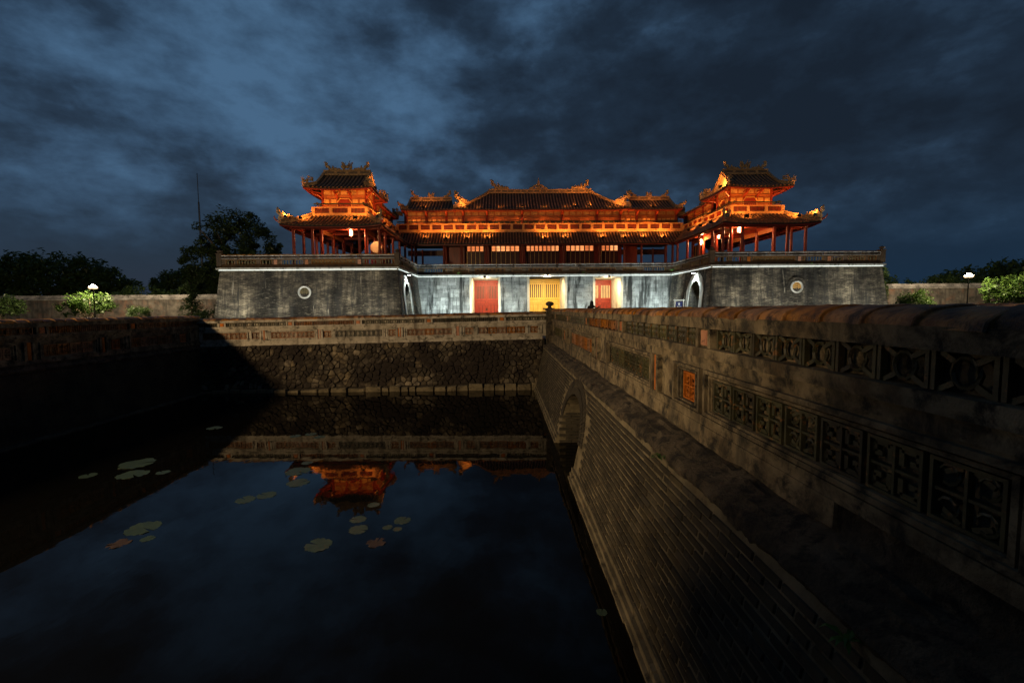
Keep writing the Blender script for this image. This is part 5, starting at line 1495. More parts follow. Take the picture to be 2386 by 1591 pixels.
        posts([(X(a0 - .02), y) for y in (b0, 51.2, 53.4)], 10.2, 2.6)
        m = MB(); m.box(min(X(a0 + .05), X(a1)), max(X(a0 + .05), X(a1)), b0, b1, 9.6, 12.6); m.build('core', 'lacquer_dark', pav)
        fy = lambda x, y: (GX + s * 19.7 - y, 52.9 + x)
        rf, sls, tips, W, rx, zt = hipgable(pav, 'upper_roof', fy, 3.9, 2.5, 12.35, 13.5, 3.4, 0.12)
        for kk, (tp, td, mid, md) in enumerate(tips):
            orn(rf, 'flame', tp - td * 0.5 + Vector((0, 0, 0.26)), td, 0.9); orn(rf, 'cluster', mid + Vector((0, 0, 0.4)), md, 0.8, 1)
        orn(rf, 'dragon', W(-rx + 0.4, 0, zt + 0.42), (0, -1, 0), 0.9); orn(rf, 'dragon', W(rx - 0.4, 0, zt + 0.42), (0, 1, 0), 0.9)
    # main hall upper wall
    yu = 55.85; offs = [-16.3, -13.9, -11.5, -9.5, -6.65, -2.42, 2.42, 6.65, 9.5, 11.5, 13.9, 16.3]
    cx = GX + 0.25
    for i, (a, b) in enumerate(zip(offs, offs[1:])):
        n = max(3, round((b - a) / 0.66)); mid = abs((a + b) / 2)
        wall_run((cx + a + 0.1, yu), (cx + b - 0.1, yu), n, 10.55, LEAF_D if mid < 9 else LEAF)
    posts([(cx + o, yu - 0.05) for o in offs], 10.3, 2.9, 0.15)
    m = MB(); m.box(cx - 16.6, cx + 16.6, yu + 0.07, 61.0, 9.6, 13.1); m.build('core', 'lacquer_dark', pav)
    m = MB()
    for o in offs: bracket(m, (cx + o, yu - 0.1, 12.95), (0, -1, 0), 0.9)
    m.build('brackets', 'lacquer', pav, True, kind='stuff')
    fx = lambda x, y: (GX + 0.25 + x, 58.5 + y)
    rf, sls, tips, W, rx, zt = hipgable(pav, 'upper_roof', fx, 10.5, 3.75, 13.05, 15.85, 6.5, 0.14)
    orn(rf, 'dragon', W(-rx + 0.9, 0, zt + 0.45), (-1, 0, 0), 0.95); orn(rf, 'flame', W(-rx + 1.9, 0, zt + 0.42), (-1, 0, 0), 0.85)
    orn(rf, 'dragon', W(rx - 0.9, 0, zt + 0.45), (1, 0, 0), 0.95, 1); orn(rf, 'flame', W(rx - 1.9, 0, zt + 0.42), (1, 0, 0), 0.85, 1)
    orn(rf, 'finial', W(-0.2, 0, zt + 0.42), (1, 0, 0), 1.15)
    for tp, td, mid, md in tips:
        orn(rf, 'dragon', tp - td * 0.75 + Vector((0, 0, 0.28)), td, 1.15, 1); orn(rf, 'flame', tp - td * 1.3 + Vector((0, 0, 0.5)), td, 0.8)
    for s in (-1, 1):
        fx = lambda x, y: (GX + 0.25 + s * 13.55 + x, 57.6 + y)
        rf, sls, tips, W, rx, zt = hipgable(pav, 'upper_roof', fx, 3.2, 2.85, 13.0, 14.7, 2.55, 0.12, ends=(s < 0, s > 0))
        orn(rf, 'dragon', W(-rx + 0.5, 0, zt + 0.42), (-1, 0, 0), 0.66); orn(rf, 'dragon', W(rx - 0.5, 0, zt + 0.42), (1, 0, 0), 0.66, 1); orn(rf, 'cluster', W(0, 0, zt + 0.42), (1, 0, 0), 0.75)
        for tp, td, mid, md in tips: orn(rf, 'flame', tp - td * 0.5 + Vector((0, 0, 0.26)), td, 0.55)
    return low


low_roof = pavilion()

# ------------------------------------------------------------------ lamps and lanterns
ORD = ['first', 'second', 'third', 'fourth', 'fifth', 'sixth', 'seventh', 'eighth', 'ninth', 'tenth', 'eleventh', 'twelfth']


def flood_meshes(matn, tagn):
    m = MB(); m.box(-0.13, 0.13, -0.07, 0.07, -0.10, 0.10); m.box(-0.15, 0.15, 0.07, 0.085, -0.12, 0.12)
    for s in (-1, 1): m.bar((s * 0.16, 0, 0), (s * 0.16, -0.02, -0.2), 0.025, 0.02)
    m.bar((-0.16, -0.02, -0.2), (0.16, -0.02, -0.2), 0.03, 0.025)
    body = m.mesh('housing', 'iron_dark')
    m = MB(); m.box(-0.12, 0.12, 0.085, 0.092, -0.09, 0.09)
    return body, m.mesh('lens', matn)


FLOODS = {k: flood_meshes(k, k) for k in ('white_led', 'orange_led', 'warm_led')}


def flood(loc, target, energy, color, glow, label, group, angle=120, blend=0.8, size=0.06, sc=1.0):
    root = thing('floodlight', loc, label, 'floodlight', group)
    d = (Vector(target) - Vector(loc)).normalized(); x = d.cross(Vector((0, 0, 1))); x.normalize(); z = x.cross(d)
    M = basis(loc, x * sc, d * sc, z * sc)
    body, lens = FLOODS[glow]
    place(body, 'housing', M, root); place(lens, 'lens', M, root)
    lamp('flood_lamp', 'SPOT', Vector(loc) + d * 0.16 * sc, energy, color, root, target, spot_size=R(angle), spot_blend=blend, shadow_soft_size=size)


ORANGE = (1.0, 0.34, 0.065); WHITE = (0.90, 1.0, 0.95); WARM = (1.0, 0.72, 0.40)


def gate_lights():
    # uplights in front of the wings and the centre wall
    for s, nm in ((-1, 'left'), (1, 'right')):
        for i, o in enumerate((15.5, 19.5, 23.5, 27.3)):
            flood((GX + s * o, 36.4, 0.25), (GX + s * o, 39.4, 3.6), UP_W, (1.0, 0.97, 0.84), 'white_led', f'white ground floodlight before the {nm} brick wing, {ORD[i]} from the gate axis', 'ground floodlights', 140, 1.0, 0.15)
    for i, x in enumerate((-11.6, -9.0, -4.0, 3.4, 10.0, 11.9)):
        flood((GX + x, 46.0, 0.25), (GX + x, 48.9, 3.4), UP_C, (0.86, 1.0, 0.98), 'white_led', f'white ground floodlight before the stone centre wall, {ORD[i]} from the left', 'ground floodlights', 140, 1.0, 0.15)
    # over the two inner arches
    for s, nm in ((-1, 'left'), (1, 'right')):
        flood((GX + s * (WI - 0.42), 42.4, 4.55), (GX + s * (WI - 0.28), 42.45, 2.2), ARCH_E, (0.88, 1.0, 0.97), 'white_led', f'bright white floodlight over the arch of the {nm} wing', 'arch floodlights', 120, 0.9, 0.1, 1.1)
    # over the three doors
    for o, h, nm in ((-6.46, 4.62, 'left red'), (0.16, 4.78, 'yellow'), (6.68, 4.58, 'right red')):
        flood((GX + o, YC - 0.55, h + 0.05), (GX + o, YC + 1.9, 1.6), DOOR_E * (0.62 if nm == 'yellow' else 0.55), WARM, 'warm_led', f'warm lamp above the passage of the {nm} door', 'door lamps', 150, 0.8, 0.1, 0.9)
    # orange floods on the lower hall roof
    for i, o in enumerate((-13.9, -11.4, -9.0, -6.6, 0.1, 2.5, 6.9, 9.5, 11.8, 14.1)):
        flood((GX + 0.3 + o, 53.75, 9.55), (GX + 0.3 + o * 0.99, 55.9, 11.9), HALL_E * (0.5 if i == 0 else 1), ORANGE, 'orange_led', f'orange floodlight on the lower hall roof, {ORD[i]} from the left', 'floodlights on the lower hall roof', 165, 1.0)
    # small floods on the balcony floor, behind the balustrade
    for i, o in enumerate((-15.1, -12.7, -10.4, -8.0, -5.4, -2.7, 0.0, 2.7, 5.4, 8.0, 10.4, 12.7)):
        flood((GX + 0.3 + o, 55.2, 10.75), (GX + 0.3 + o, 55.85, 12.6), BAL_E, ORANGE, 'orange_led', f'orange floodlight behind the hall balustrade, {ORD[i]} from the left', 'floodlights behind the balustrades', 150, 1.0)
    for s, nm in ((-1, 'left'), (1, 'right')):
        for i, (o, y, to, ty) in enumerate(((21.3, 44.0, 21.3, 44.9), (19.7, 44.0, 19.7, 44.9), (18.1, 44.0, 18.1, 44.9), (17.35, 45.6, 17.7, 45.6), (17.35, 47.0, 17.7, 47.0), (17.4, 50.2, 17.9, 50.2), (17.4, 52.6, 17.9, 52.6))):
            flood((GX + s * o, y, 10.5), (GX + s * to, ty, 12.3), BAL_E * (0.3 if (s < 0 and i > 4) else 0.8), ORANGE, 'orange_led', f'orange floodlight behind the {nm} wing balustrade, {ORD[i]} from its outer end', 'floodlights behind the balustrades', 150, 1.0)
    # on the upper roofs, aimed at ridges and dragons
    for i, (x, y, z, t, e) in enumerate(((-13.9, 55.3, 13.45, (-13.6, 57.6, 15.2), 22), (-8.5, 54.75, 13.35, (-9.6, 55.6, 14.6), 24), (4.3, 55.5, 13.5, (5.0, 58.4, 16.6), 50), (6.0, 55.5, 13.5, (5.9, 58.4, 16.8), 60), (8.7, 54.75, 13.35, (9.6, 55.6, 14.6), 24), (13.6, 55.3, 13.45, (13.6, 57.6, 15.2), 22))):
        flood((GX + x, y, z), (GX + t[0], t[1], t[2]), e * ROOF_K, ORANGE, 'orange_led', f'orange floodlight on the upper hall roofs, {ORD[i]} from the left', 'floodlights on the upper hall roofs', 130, 1.0)
    for i, o in enumerate((-7.6, -5.0, -2.4, 0.2, 2.8, 5.4, 8.0)):
        flood((GX + 0.25 + o, 54.75, 13.4), (GX + 0.25 + o, 57.6, 15.2), 60, ORANGE, 'orange_led', f'small orange floodlight on the eave of the main upper roof, {ORD[i]} from the left', 'floodlights on the main upper eave', 150, 1.0, 0.06, 0.7)
    # on the wing roofs
    for s, nm in ((-1, 'left'), (1, 'right')):
        X = lambda o: GX + s * o
        lst = [((22.6, 41.75, 9.55), (21.3, 44.9, 12.2), TOW_E, 'front roof of the {} wing, outer one', 165), ((17.8, 41.9, 9.6), (18.6, 44.9, 12.2), TOW_E, 'front roof of the {} wing, inner one', 165),
               ((16.0, 45.2, 9.65), (17.6, 45.8, 12.2), TOW_E, 'inner slope of the {} wing roof, front one', 165), ((16.0, 47.6, 9.75), (17.8, 48.2, 11.9), TOW_E * 0.6, 'inner slope of the {} wing roof, middle one', 165),
               ((16.0, 50.6, 9.8), (17.9, 51.2, 11.9), TOW_E * (0.25 if s < 0 else 0.6), 'inner slope of the {} wing roof, rear one', 165),
               ((23.55, 41.0, 9.5), (23.75, 41.6, 10.4), 40 * ROOF_K, 'outer front corner of the {} wing, below the flame ornament', 120), ((15.6, 41.05, 9.5), (15.75, 41.8, 10.4), 34 * ROOF_K, 'inner front corner of the {} wing, below the flame ornament', 120),
               ((16.75, 45.0, 13.0), (17.4, 45.8, 13.9), 40 * ROOF_K, 'upper roof of the {} tower, by the gable', 150)]
        for a, t, e, txt, ang in lst:
            flood((X(a[0]), a[1], a[2]), (X(t[0]), t[1], t[2]), e, ORANGE, 'orange_led', 'orange floodlight on the ' + txt.format(nm), 'floodlights on the wing roofs', ang, 1.0)


UP_W, UP_C, ARCH_E, DOOR_E, HALL_E, TOW_E, ROOF_K, BAL_E = 410, 760, 1000, 3200, 430, 340, 8.5, 150
gate_lights()


def lantern(loc, label, e=300):
    root = thing('lantern', loc, label, 'lantern', 'hanging lanterns')
    m = MB(); m.loft([[(r * math.cos(math.pi / 4 + k * math.pi / 2), r * math.sin(math.pi / 4 + k * math.pi / 2), z) for k in range(4)] for r, z in ((0.13, -0.30), (0.17, -0.1), (0.17, 0.12), (0.13, 0.28))])
    place(m.mesh('glass', 'lantern_glow'), 'glass', None, root, local=True)
    m = MB()
    for k in range(4):
        a = math.pi / 4 + k * math.pi / 2; m.bar((0.16 * math.cos(a), 0.16 * math.sin(a), -0.34), (0.18 * math.cos(a), 0.18 * math.sin(a), 0.32), 0.035, 0.035)
    m.lathe((0, 0, 0.29), [(0.24, 0), (0.22, 0.05), (0.06, 0.13), (0.02, 0.16), (0.02, 0.55)], 8); m.lathe((0, 0, -0.36), [(0.05, -0.08), (0.16, 0), (0.17, 0.05)], 8)
    place(m.mesh('frame', 'lacquer'), 'frame', None, root, local=True)
    lamp('lantern_lamp', 'POINT', Vector(loc) + Vector((0, -0.32, -0.05)), e, (1.0, 0.50, 0.20), root, shadow_soft_size=0.15)


lantern((-14.27, 44.0, 8.6), 'lit hanging lantern under the roof of the left wing')
lantern((22.81, 44.0, 8.72), 'lit hanging lantern in the right wing, nearest to the front')
lantern((22.22, 47.0, 8.62), 'lit hanging lantern in the right wing, middle of three')
lantern((21.73, 50.0, 8.40), 'lit hanging lantern in the right wing, rearmost of three')


def drum():
    loc = (-12.2, 45.2, 7.3)
    root = thing('drum', loc, 'large red ceremonial drum with pale skin under the left wing roof', 'drum')
    n = 28; loops = []
    d = Vector((0.12, -0.99, 0)).normalized(); x = Vector((-d.y, d.x, 0)); z = Vector((0, 0, 1)); c = Vector(loc)
    ring = lambda r, t: [c + d * t + (x * math.cos(2 * math.pi * k / n) + z * math.sin(2 * math.pi * k / n)) * r for k in range(n)]
    m = MB(); m.loft([ring(0.50, 0.52), ring(0.60, 0.3), ring(0.64, 0), ring(0.60, -0.3), ring(0.50, -0.52)]); m.build('shell', 'drum_red', root, True)
    m = MB(); m.loft([ring(0.535, 0.50), ring(0.535, 0.545), ring(0.5, 0.56)]); m.build('drum_head', 'drum_skin', root)
    m = MB()
    for s in (-1, 1):
        for t in (-0.35, 0.35): m.bar(c + x * s * 0.45 + d * t + Vector((0, 0, -2.2)), c + x * s * 0.5 + d * t + Vector((0, 0, -0.2)), 0.09, 0.09)
        m.bar(c + x * s * 0.48 + d * -0.4 + Vector((0, 0, -0.5)), c + x * s * 0.48 + d * 0.4 + Vector((0, 0, -0.5)), 0.08, 0.1)
    m.build('stand', 'lacquer', root)


drum()
flood((-11.45, 43.9, 8.45), (-12.2, 44.7, 7.4), 120, (1.0, 0.55, 0.25), 'warm_led', 'small warm spotlight under the left wing roof above the drum', 'spotlights under the wing roofs', 110, 0.8, 0.05, 0.7)


def street_lamp(loc, h, label, e, col_=(1.0, 0.66, 0.34), soft=0.4):
    root = thing('street_lamp', loc, label, 'street lamp', 'park street lamps')
    m = MB(); m.lathe((0, 0, 0), [(0.2, 0), (0.2, 0.12), (0.12, 0.25), (0.09, 0.8), (0.055, 0.95), (0.045, h - 0.3), (0.06, h - 0.25), (0.04, h - 0.1)], 10)
    place(m.mesh('post', 'iron_dark', True), 'post', None, root, local=True)
    m = MB()
    for k in range(4):
        a = k * math.pi / 2 + 0.5; p = Vector((math.cos(a), math.sin(a), 0)); m.tube([(0, 0, h - 0.35), p * 0.2 + Vector((0, 0, h - 0.42)), p * 0.22 + Vector((0, 0, h - 0.3)), p * 0.22 + Vector((0, 0, h - 0.16))], 0.022, 6)
        m.lathe(p * 0.22 + Vector((0, 0, h - 0.2)), [(0.05, 0), (0.13, 0.04), (0.13, 0.06)], 10)
    place(m.mesh('arms', 'iron_dark', True), 'arms', None, root, local=True)
    g = MB(); g.ball((0, 0, 0), 0.13, 12, (1, 1, 0.92)); gm = g.mesh('globe', 'lamp_globe', True)
    for k in range(4):
        a = k * math.pi / 2 + 0.5; place(gm, 'globe', Matrix.Translation((0.22 * math.cos(a), 0.22 * math.sin(a), h)), root, local=True)
    m = MB(); m.ball((0, 0, h + 0.12), 0.18, 12); place(m.mesh('globe', 'lamp_globe', True), 'globe', None, root, local=True)
    lamp('street_bulb', 'POINT', Vector(loc) + Vector((0, 0, h + 0.62)), e, col_, root, shadow_soft_size=soft)


street_lamp((-38.2, 43.5, 0), 3.6, 'lit street lamp with a cluster of globes beside the plumeria tree at left', 3400, (1.0, 0.78, 0.5))
street_lamp((43.6, 42.0, 0), 3.95, 'lit street lamp with a cluster of globes before the citadel wall at right', 3400, (1.0, 0.78, 0.5))
street_lamp((-16.6, -4.2, 0), 4.0, 'street lamp on the near bank, left behind the viewpoint', 14500, (1.0, 0.69, 0.36), 0.5)

# ------------------------------------------------------------------ citadel walls, mast
def citadel():
    for x0, x1, y, h, nm in ((-140, -24.3, 52.0, 3.2, 'left'), (33.5, 140, 50.5, 3.7, 'right')):
        root = thing('citadel_wall', ((x0 + x1) / 2, y, 0), f'low weathered citadel wall to the {nm} of the gate', 'wall')
        m = MB(); n = 90; loops = []
        for i in range(n + 1):
            x = lerp(x0, x1, i / n); hh = h - 0.55
            loops.append([(x, y - 0.35, 0), (x, y - 0.25, hh), (x, y + 1.2, hh), (x, y + 1.2, 0)])
        m.loft(loops); m.build('wall_body', 'citadel_wall', root)
        m = MB(); loops = []
        for i in range(n * 2 + 1):
            x = lerp(x0, x1, i / n / 2); w = 0.05 * fbm(x * 1.3, 2.0); hh = h - 0.55
            loops.append([(x, y - 0.42 + w, hh), (x, y - 0.45 + w, hh + 0.14), (x, y - 0.25, hh + 0.2), (x, y - 0.1, h + 0.06 * fbm(x * 0.8, 4.1)), (x, y + 0.9, h), (x, y + 1.3, hh)])
        m.loft(loops); m.build('wall_cap', 'citadel_cap', root)


citadel()


def mast():
    loc = (-58.0, 90.0, 0)
    root = thing('mast', loc, 'tall thin steel mast rising behind the big tree at left', 'mast')
    for a, b, r in ((0, 16, 0.26), (16, 22.2, 0.17), (22.2, 27.6, 0.07)):
        m = MB(); m.lathe((loc[0], loc[1], a), [(r, 0), (r * 0.85, b - a)], 8); m.build('pole_section', 'steel_grey', root, True)


mast()


# ------------------------------------------------------------------ vegetation
def leaves(m, centers, n, size, spread, rnd, flat=0.5, asp=0.5):
    for i in range(n):
        c, r = centers[rnd.randrange(len(centers))]
        v = Vector((rnd.gauss(0, 1), rnd.gauss(0, 1), rnd.gauss(0, 1)))
        v.normalize(); p = Vector(c) + v * r * spread * rnd.random() ** 0.45
        a = Vector((rnd.uniform(-1, 1), rnd.uniform(-1, 1), rnd.uniform(-0.6, 0.5))).normalized(); b = a.cross(Vector((rnd.uniform(-1, 1), rnd.uniform(-1, 1), 1.0))).normalized()
        L = size * rnd.uniform(0.6, 1.3); w = L * asp
        m.add([p - a * L * 0.5, p + b * w * 0.5, p + a * L * 0.5, p - b * w * 0.5], [(0, 1, 2, 3)])


def tree(name, loc, label, blobs, n_clump, n_leaf, size, matn, trunk, cat='tree', group=None, seed=1, clump=0.16, bark='bark', asp=0.5):
    """blobs: ellipsoids (dx, dz, rx, rz, dy, ry) over the base; clumps of leaves spread in the shell of each"""
    rnd = random.Random(seed); root = thing(name, loc, label, cat, group); L = Vector(loc)
    cs = []
    tot = sum(b[2] * b[3] for b in blobs)
    for dx, dz, rx, rz, dy, ry in blobs:
        for i in range(max(4, int(n_clump * rx * rz / tot))):
            v = Vector((rnd.gauss(0, 1), rnd.gauss(0, 1), rnd.gauss(0, 1))).normalized() * (rnd.uniform(0.35, 1.0) ** 0.5) * rnd.uniform(0.88, 1.08)
            cs.append((L + Vector((dx + v.x * rx, dy + v.y * ry, dz + v.z * rz)), clump * (rx + rz) * rnd.uniform(0.55, 1.25)))
    m = MB(); leaves(m, cs, n_leaf, size, 1.0, rnd, asp=asp); m.build('crown', matn, root, normals=False)
    if trunk:
        m = MB(); th, tr = trunk
        m.tube([L, L + Vector((0.05, 0, th * 0.5)), L + Vector((0, 0.05, th))], [tr * 1.25, tr, tr * 0.85], 9)
        for i in range(10):
            c = cs[rnd.randrange(len(cs))][0]; s = L + Vector((0, 0, th * rnd.uniform(0.7, 1.0))); mid = s.lerp(c, 0.55) + Vector((rnd.uniform(-.1, .1), rnd.uniform(-.1, .1), 0.15)) * th * 0.3
            m.tube([s, s.lerp(mid, 0.5) + Vector((0, 0, 0.06 * th)), mid, c], [tr * 0.55, tr * 0.4, tr * 0.26, tr * 0.06], 5)
        m.build('trunk', bark, root, True)
    return root


tree('broadleaf_tree', (-38.0, 66.0, 0), 'big dark broadleaf tree rising beside the left wing of the gate', [(0.5, 11.0, 5.4, 4.6, 0, 4), (-3.6, 8.0, 3.6, 4.2, 0, 3), (4.0, 8.0, 3.4, 4.0, 0, 3), (-5.0, 4.2, 2.4, 3.0, 0, 2.5), (0.5, 6, 5, 4, 1, 3)], 460, 30000, 0.44, 'leaf_dark', (7, 0.5), seed=3, clump=0.085)
tree('dome_tree', (-82, 84, 0), 'wide dome shaped dark tree mass far left behind the citadel wall', [(0, 6.2, 13.5, 5.6, 0, 6), (-10, 5, 8, 4.6, 0, 5), (9, 4.6, 7, 4.4, 0, 5)], 560, 30000, 0.75, 'leaf_mid', (5, 0.7), seed=4, clump=0.085)
tree('dome_tree', (-60, 88, 0), 'dark rounded tree behind the wall between the dome tree and the big tree', [(0, 5.4, 6.5, 4.6, 0, 4), (5.5, 6.0, 5, 4.2, 0, 4)], 260, 14000, 0.7, 'leaf_mid', (4, 0.5), seed=5, clump=0.10)
tree('shrub', (-45.5, 58, 0), 'lighter green hedge tree just above the wall at left', [(0, 2.9, 3.6, 1.5, 0, 2), (4.2, 2.7, 2.6, 1.4, 0, 2), (-3.2, 2.6, 2.2, 1.2, 0, 2)], 130, 6000, 0.34, 'leaf_mid', (1.8, 0.2), seed=6, clump=0.15)
tree('plumeria_tree', (-39.6, 44.4, 0), 'bright green plumeria tree lit by the lamp at left', [(0.2, 2.15, 2.0, 1.0, 0, 1.5), (-1.6, 1.7, 1.3, 0.7, 0, 1.2)], 120, 2600, 0.36, 'leaf_plumeria', (0.5, 0.14), seed=7, clump=0.14, bark='bark_pale', asp=0.34)
tree('plumeria_tree', (-47.6, 44.0, 0), 'dim plumeria tree at the far left edge', [(0, 2.0, 2.2, 1.1, 0, 1.6)], 90, 2200, 0.36, 'leaf_mid', (0.5, 0.14), seed=8, clump=0.16, bark='bark_pale', asp=0.34)
tree('round_bush', (-36.1, 46.0, 0), 'small round clipped bush before the wall at left', [(0, 1.0, 1.05, 0.85, 0, 1.0)], 90, 3600, 0.15, 'leaf_mid', (0.3, 0.08), 'bush', seed=9, clump=0.2)
tree('small_tree', (-31.6, 47.0, 0), 'small dark ragged tree between the round bush and the gate', [(0, 1.4, 1.0, 1.3, 0, 0.9), (-0.3, 3.2, 0.7, 1.2, 0, 0.7), (0.6, 0.8, 1.1, 0.7, 0, 0.8)], 90, 3800, 0.22, 'leaf_dark', (1.5, 0.1), seed=10, clump=0.16)
tree('shrub', (-28.4, 45.0, 0), 'low dark shrub against the left corner of the gate', [(0, 0.7, 1.6, 0.8, 0, 1.0), (1.4, 1.3, 0.8, 1.0, 0, 0.8)], 80, 3400, 0.22, 'leaf_dark', (0.4, 0.08), 'bush', seed=11, clump=0.18)
# right side
tree('columnar_tree', (38.6, 46.0, 0), 'slender columnar tree at the right corner of the gate', [(0, 1.2, 0.75, 1.1, 0, 0.7), (0.05, 2.6, 0.6, 1.0, 0, 0.6), (0.0, 4.3, 0.5, 1.0, 0, 0.5), (-0.1, 5.5, 0.28, 0.7, 0, 0.3)], 110, 4200, 0.22, 'leaf_mid', (4.6, 0.09), seed=12, clump=0.2)
tree('shrub', (45.6, 55, 0), 'leafy green tree over the wall next to the gate at right', [(0, 3.6, 2.6, 1.5, 0, 1.5), (3.2, 3.2, 2.0, 1.2, 0, 1.4), (-3, 3.4, 1.6, 1.4, 0, 1.4)], 130, 5200, 0.32, 'leaf_mid', (2, 0.2), seed=13, clump=0.15)
tree('shrub', (54.5, 56, 0), 'leafy green tree over the wall beside the right street lamp', [(0, 3.6, 2.6, 1.5, 0, 1.5), (3.4, 3.3, 2.4, 1.2, 0, 1.4)], 120, 5000, 0.32, 'leaf_mid', (2, 0.2), seed=14, clump=0.15)
tree('round_bush', (40.9, 44.5, 0), 'round leafy bush before the wall at right', [(0, 1.35, 1.4, 1.25, 0, 1.2)], 120, 4600, 0.22, 'leaf_plumeria', (0.3, 0.08), 'bush', seed=15, clump=0.2)
tree('plumeria_tree', (46.8, 41.8, 0), 'bright green spreading plumeria tree lit by the lamp at right', [(0.0, 2.7, 2.1, 1.25, 0, 1.6), (2.2, 2.9, 2.2, 1.3, 0, 1.5), (0.3, 1.7, 1.6, 0.8, 0, 1.2)], 150, 4600, 0.36, 'leaf_plumeria', (0.8, 0.15), seed=16, clump=0.14, bark='bark_pale', asp=0.34)
tree('dome_tree', (72, 66, 0), 'dark dome shaped tree far right behind the plumeria', [(0, 3.6, 8.5, 3.7, 0, 5), (8, 4.2, 6, 3.6, 0, 5)], 260, 14000, 0.65, 'leaf_mid', (4, 0.5), seed=17, clump=0.1)


tree('bank_shade_tree', (-11.0, -3.0, 0), 'unseen leafy tree on the near bank, crown shaped to shade the near bridge', [(-0.2, 3.0, 1.3, 0.36, -0.1, 1.45), (0.6, 3.05, 1.2, 0.34, 0.1, 1.45), (0.2, 3.72, 1.2, 0.5, 0.05, 1.35), (0.2, 4.4, 1.0, 0.5, -0.2, 1.0)], 220, 9600, 0.25, 'leaf_dark', (2.5, 0.14), seed=21, clump=0.16)  # tree out of view, crown blobs set to shade the near bridge


def tuft(loc, label, n, size, seed, matn='leaf_fern', group='plants growing on masonry'):
    rnd = random.Random(seed); root = thing('fern_tuft', loc, label, 'plant', group); m = MB(); L = Vector(loc)
    for i in range(n):
        a = rnd.uniform(0, 2 * math.pi); d = Vector((math.cos(a), math.sin(a), 0)); e = rnd.uniform(0.2, 1.1); t = d.cross(Vector((0, 0, 1))) * size * 0.09
        p = [L, L + d * size * 0.35 + Vector((0, 0, size * 0.45 * e)), L + d * size * 0.75 + Vector((0, 0, size * 0.5 * e)), L + d * size + Vector((0, 0, size * 0.25 * e))]
        m.add([p[0] - t * 0.3, p[0] + t * 0.3, p[1] + t, p[1] - t, p[2] + t * 0.8, p[2] - t * 0.8, p[3]], [(0, 1, 2, 3), (3, 2, 4, 5), (5, 4, 6)])
    m.build('fronds', matn, root, normals=False)


tuft((-10.95, 39.28, 4.92), 'small green plant on the cornice of the left wing', 12, 0.22, 1)
tuft((-4.6, 48.58, 5.0), 'green plant on the centre cornice left of the left red door', 14, 0.36, 2)
tuft((8.6, 48.58, 5.0), 'green plant on the centre cornice between the yellow and right red doors', 14, 0.32, 3)
tuft((17.6, 47.2, 5.05), 'green plant on the cornice in the inner corner of the right wing', 16, 0.42, 4)
tuft((26.8, 39.28, 4.92), 'small green plant on the cornice of the right wing', 10, 0.2, 5)
tuft((1.60, 4.55, -0.30), 'small fern in the brick joint under the bridge parapet', 9, 0.10, 6)
tuft((1.62, 2.02, -0.33), 'fern at the top of the bridge bricks at lower right', 12, 0.12, 7)


# ------------------------------------------------------------------ lily pads
def pad_mesh(seed, brown=False):
    rnd = random.Random(seed); m = MB(); n = 34; gap = rnd.uniform(0, 6.28); up, lo = [(0, 0, 0.012)], []
    ring1, ring2 = [], []
    for k in range(n + 1):
        a = gap + 0.12 + (2 * math.pi - 0.24) * k / n; r = 1 + 0.05 * math.sin(k * 2.3 + seed) + rnd.uniform(-0.035, 0.035)
        ring1.append((0.55 * r * math.cos(a), 0.55 * r * math.sin(a), 0.014 + 0.006 * math.sin(a * 5)))
        ring2.append((r * math.cos(a), r * math.sin(a), 0.016 + 0.02 * math.sin(a * 4 + seed) * (1 if not brown else 2)))
    vs_ = up + ring1 + ring2; N = n + 1
    fs = [(0, 1 + k, 2 + k) for k in range(n)] + [(1 + k, 1 + N + k, 2 + N + k, 2 + k) for k in range(n)]
    o = len(vs_); vs_ = vs_ + [(x, y, z - 0.012) for x, y, z in vs_]; fs = fs + [tuple(o + i for i in f[::-1]) for f in fs] + [(1 + N + k, o + 1 + N + k, o + 2 + N + k, 2 + N + k) for k in range(n)]
    m.add(vs_, fs)
    return m.mesh('lily_pad', 'pad_brown' if brown else 'pad_green')


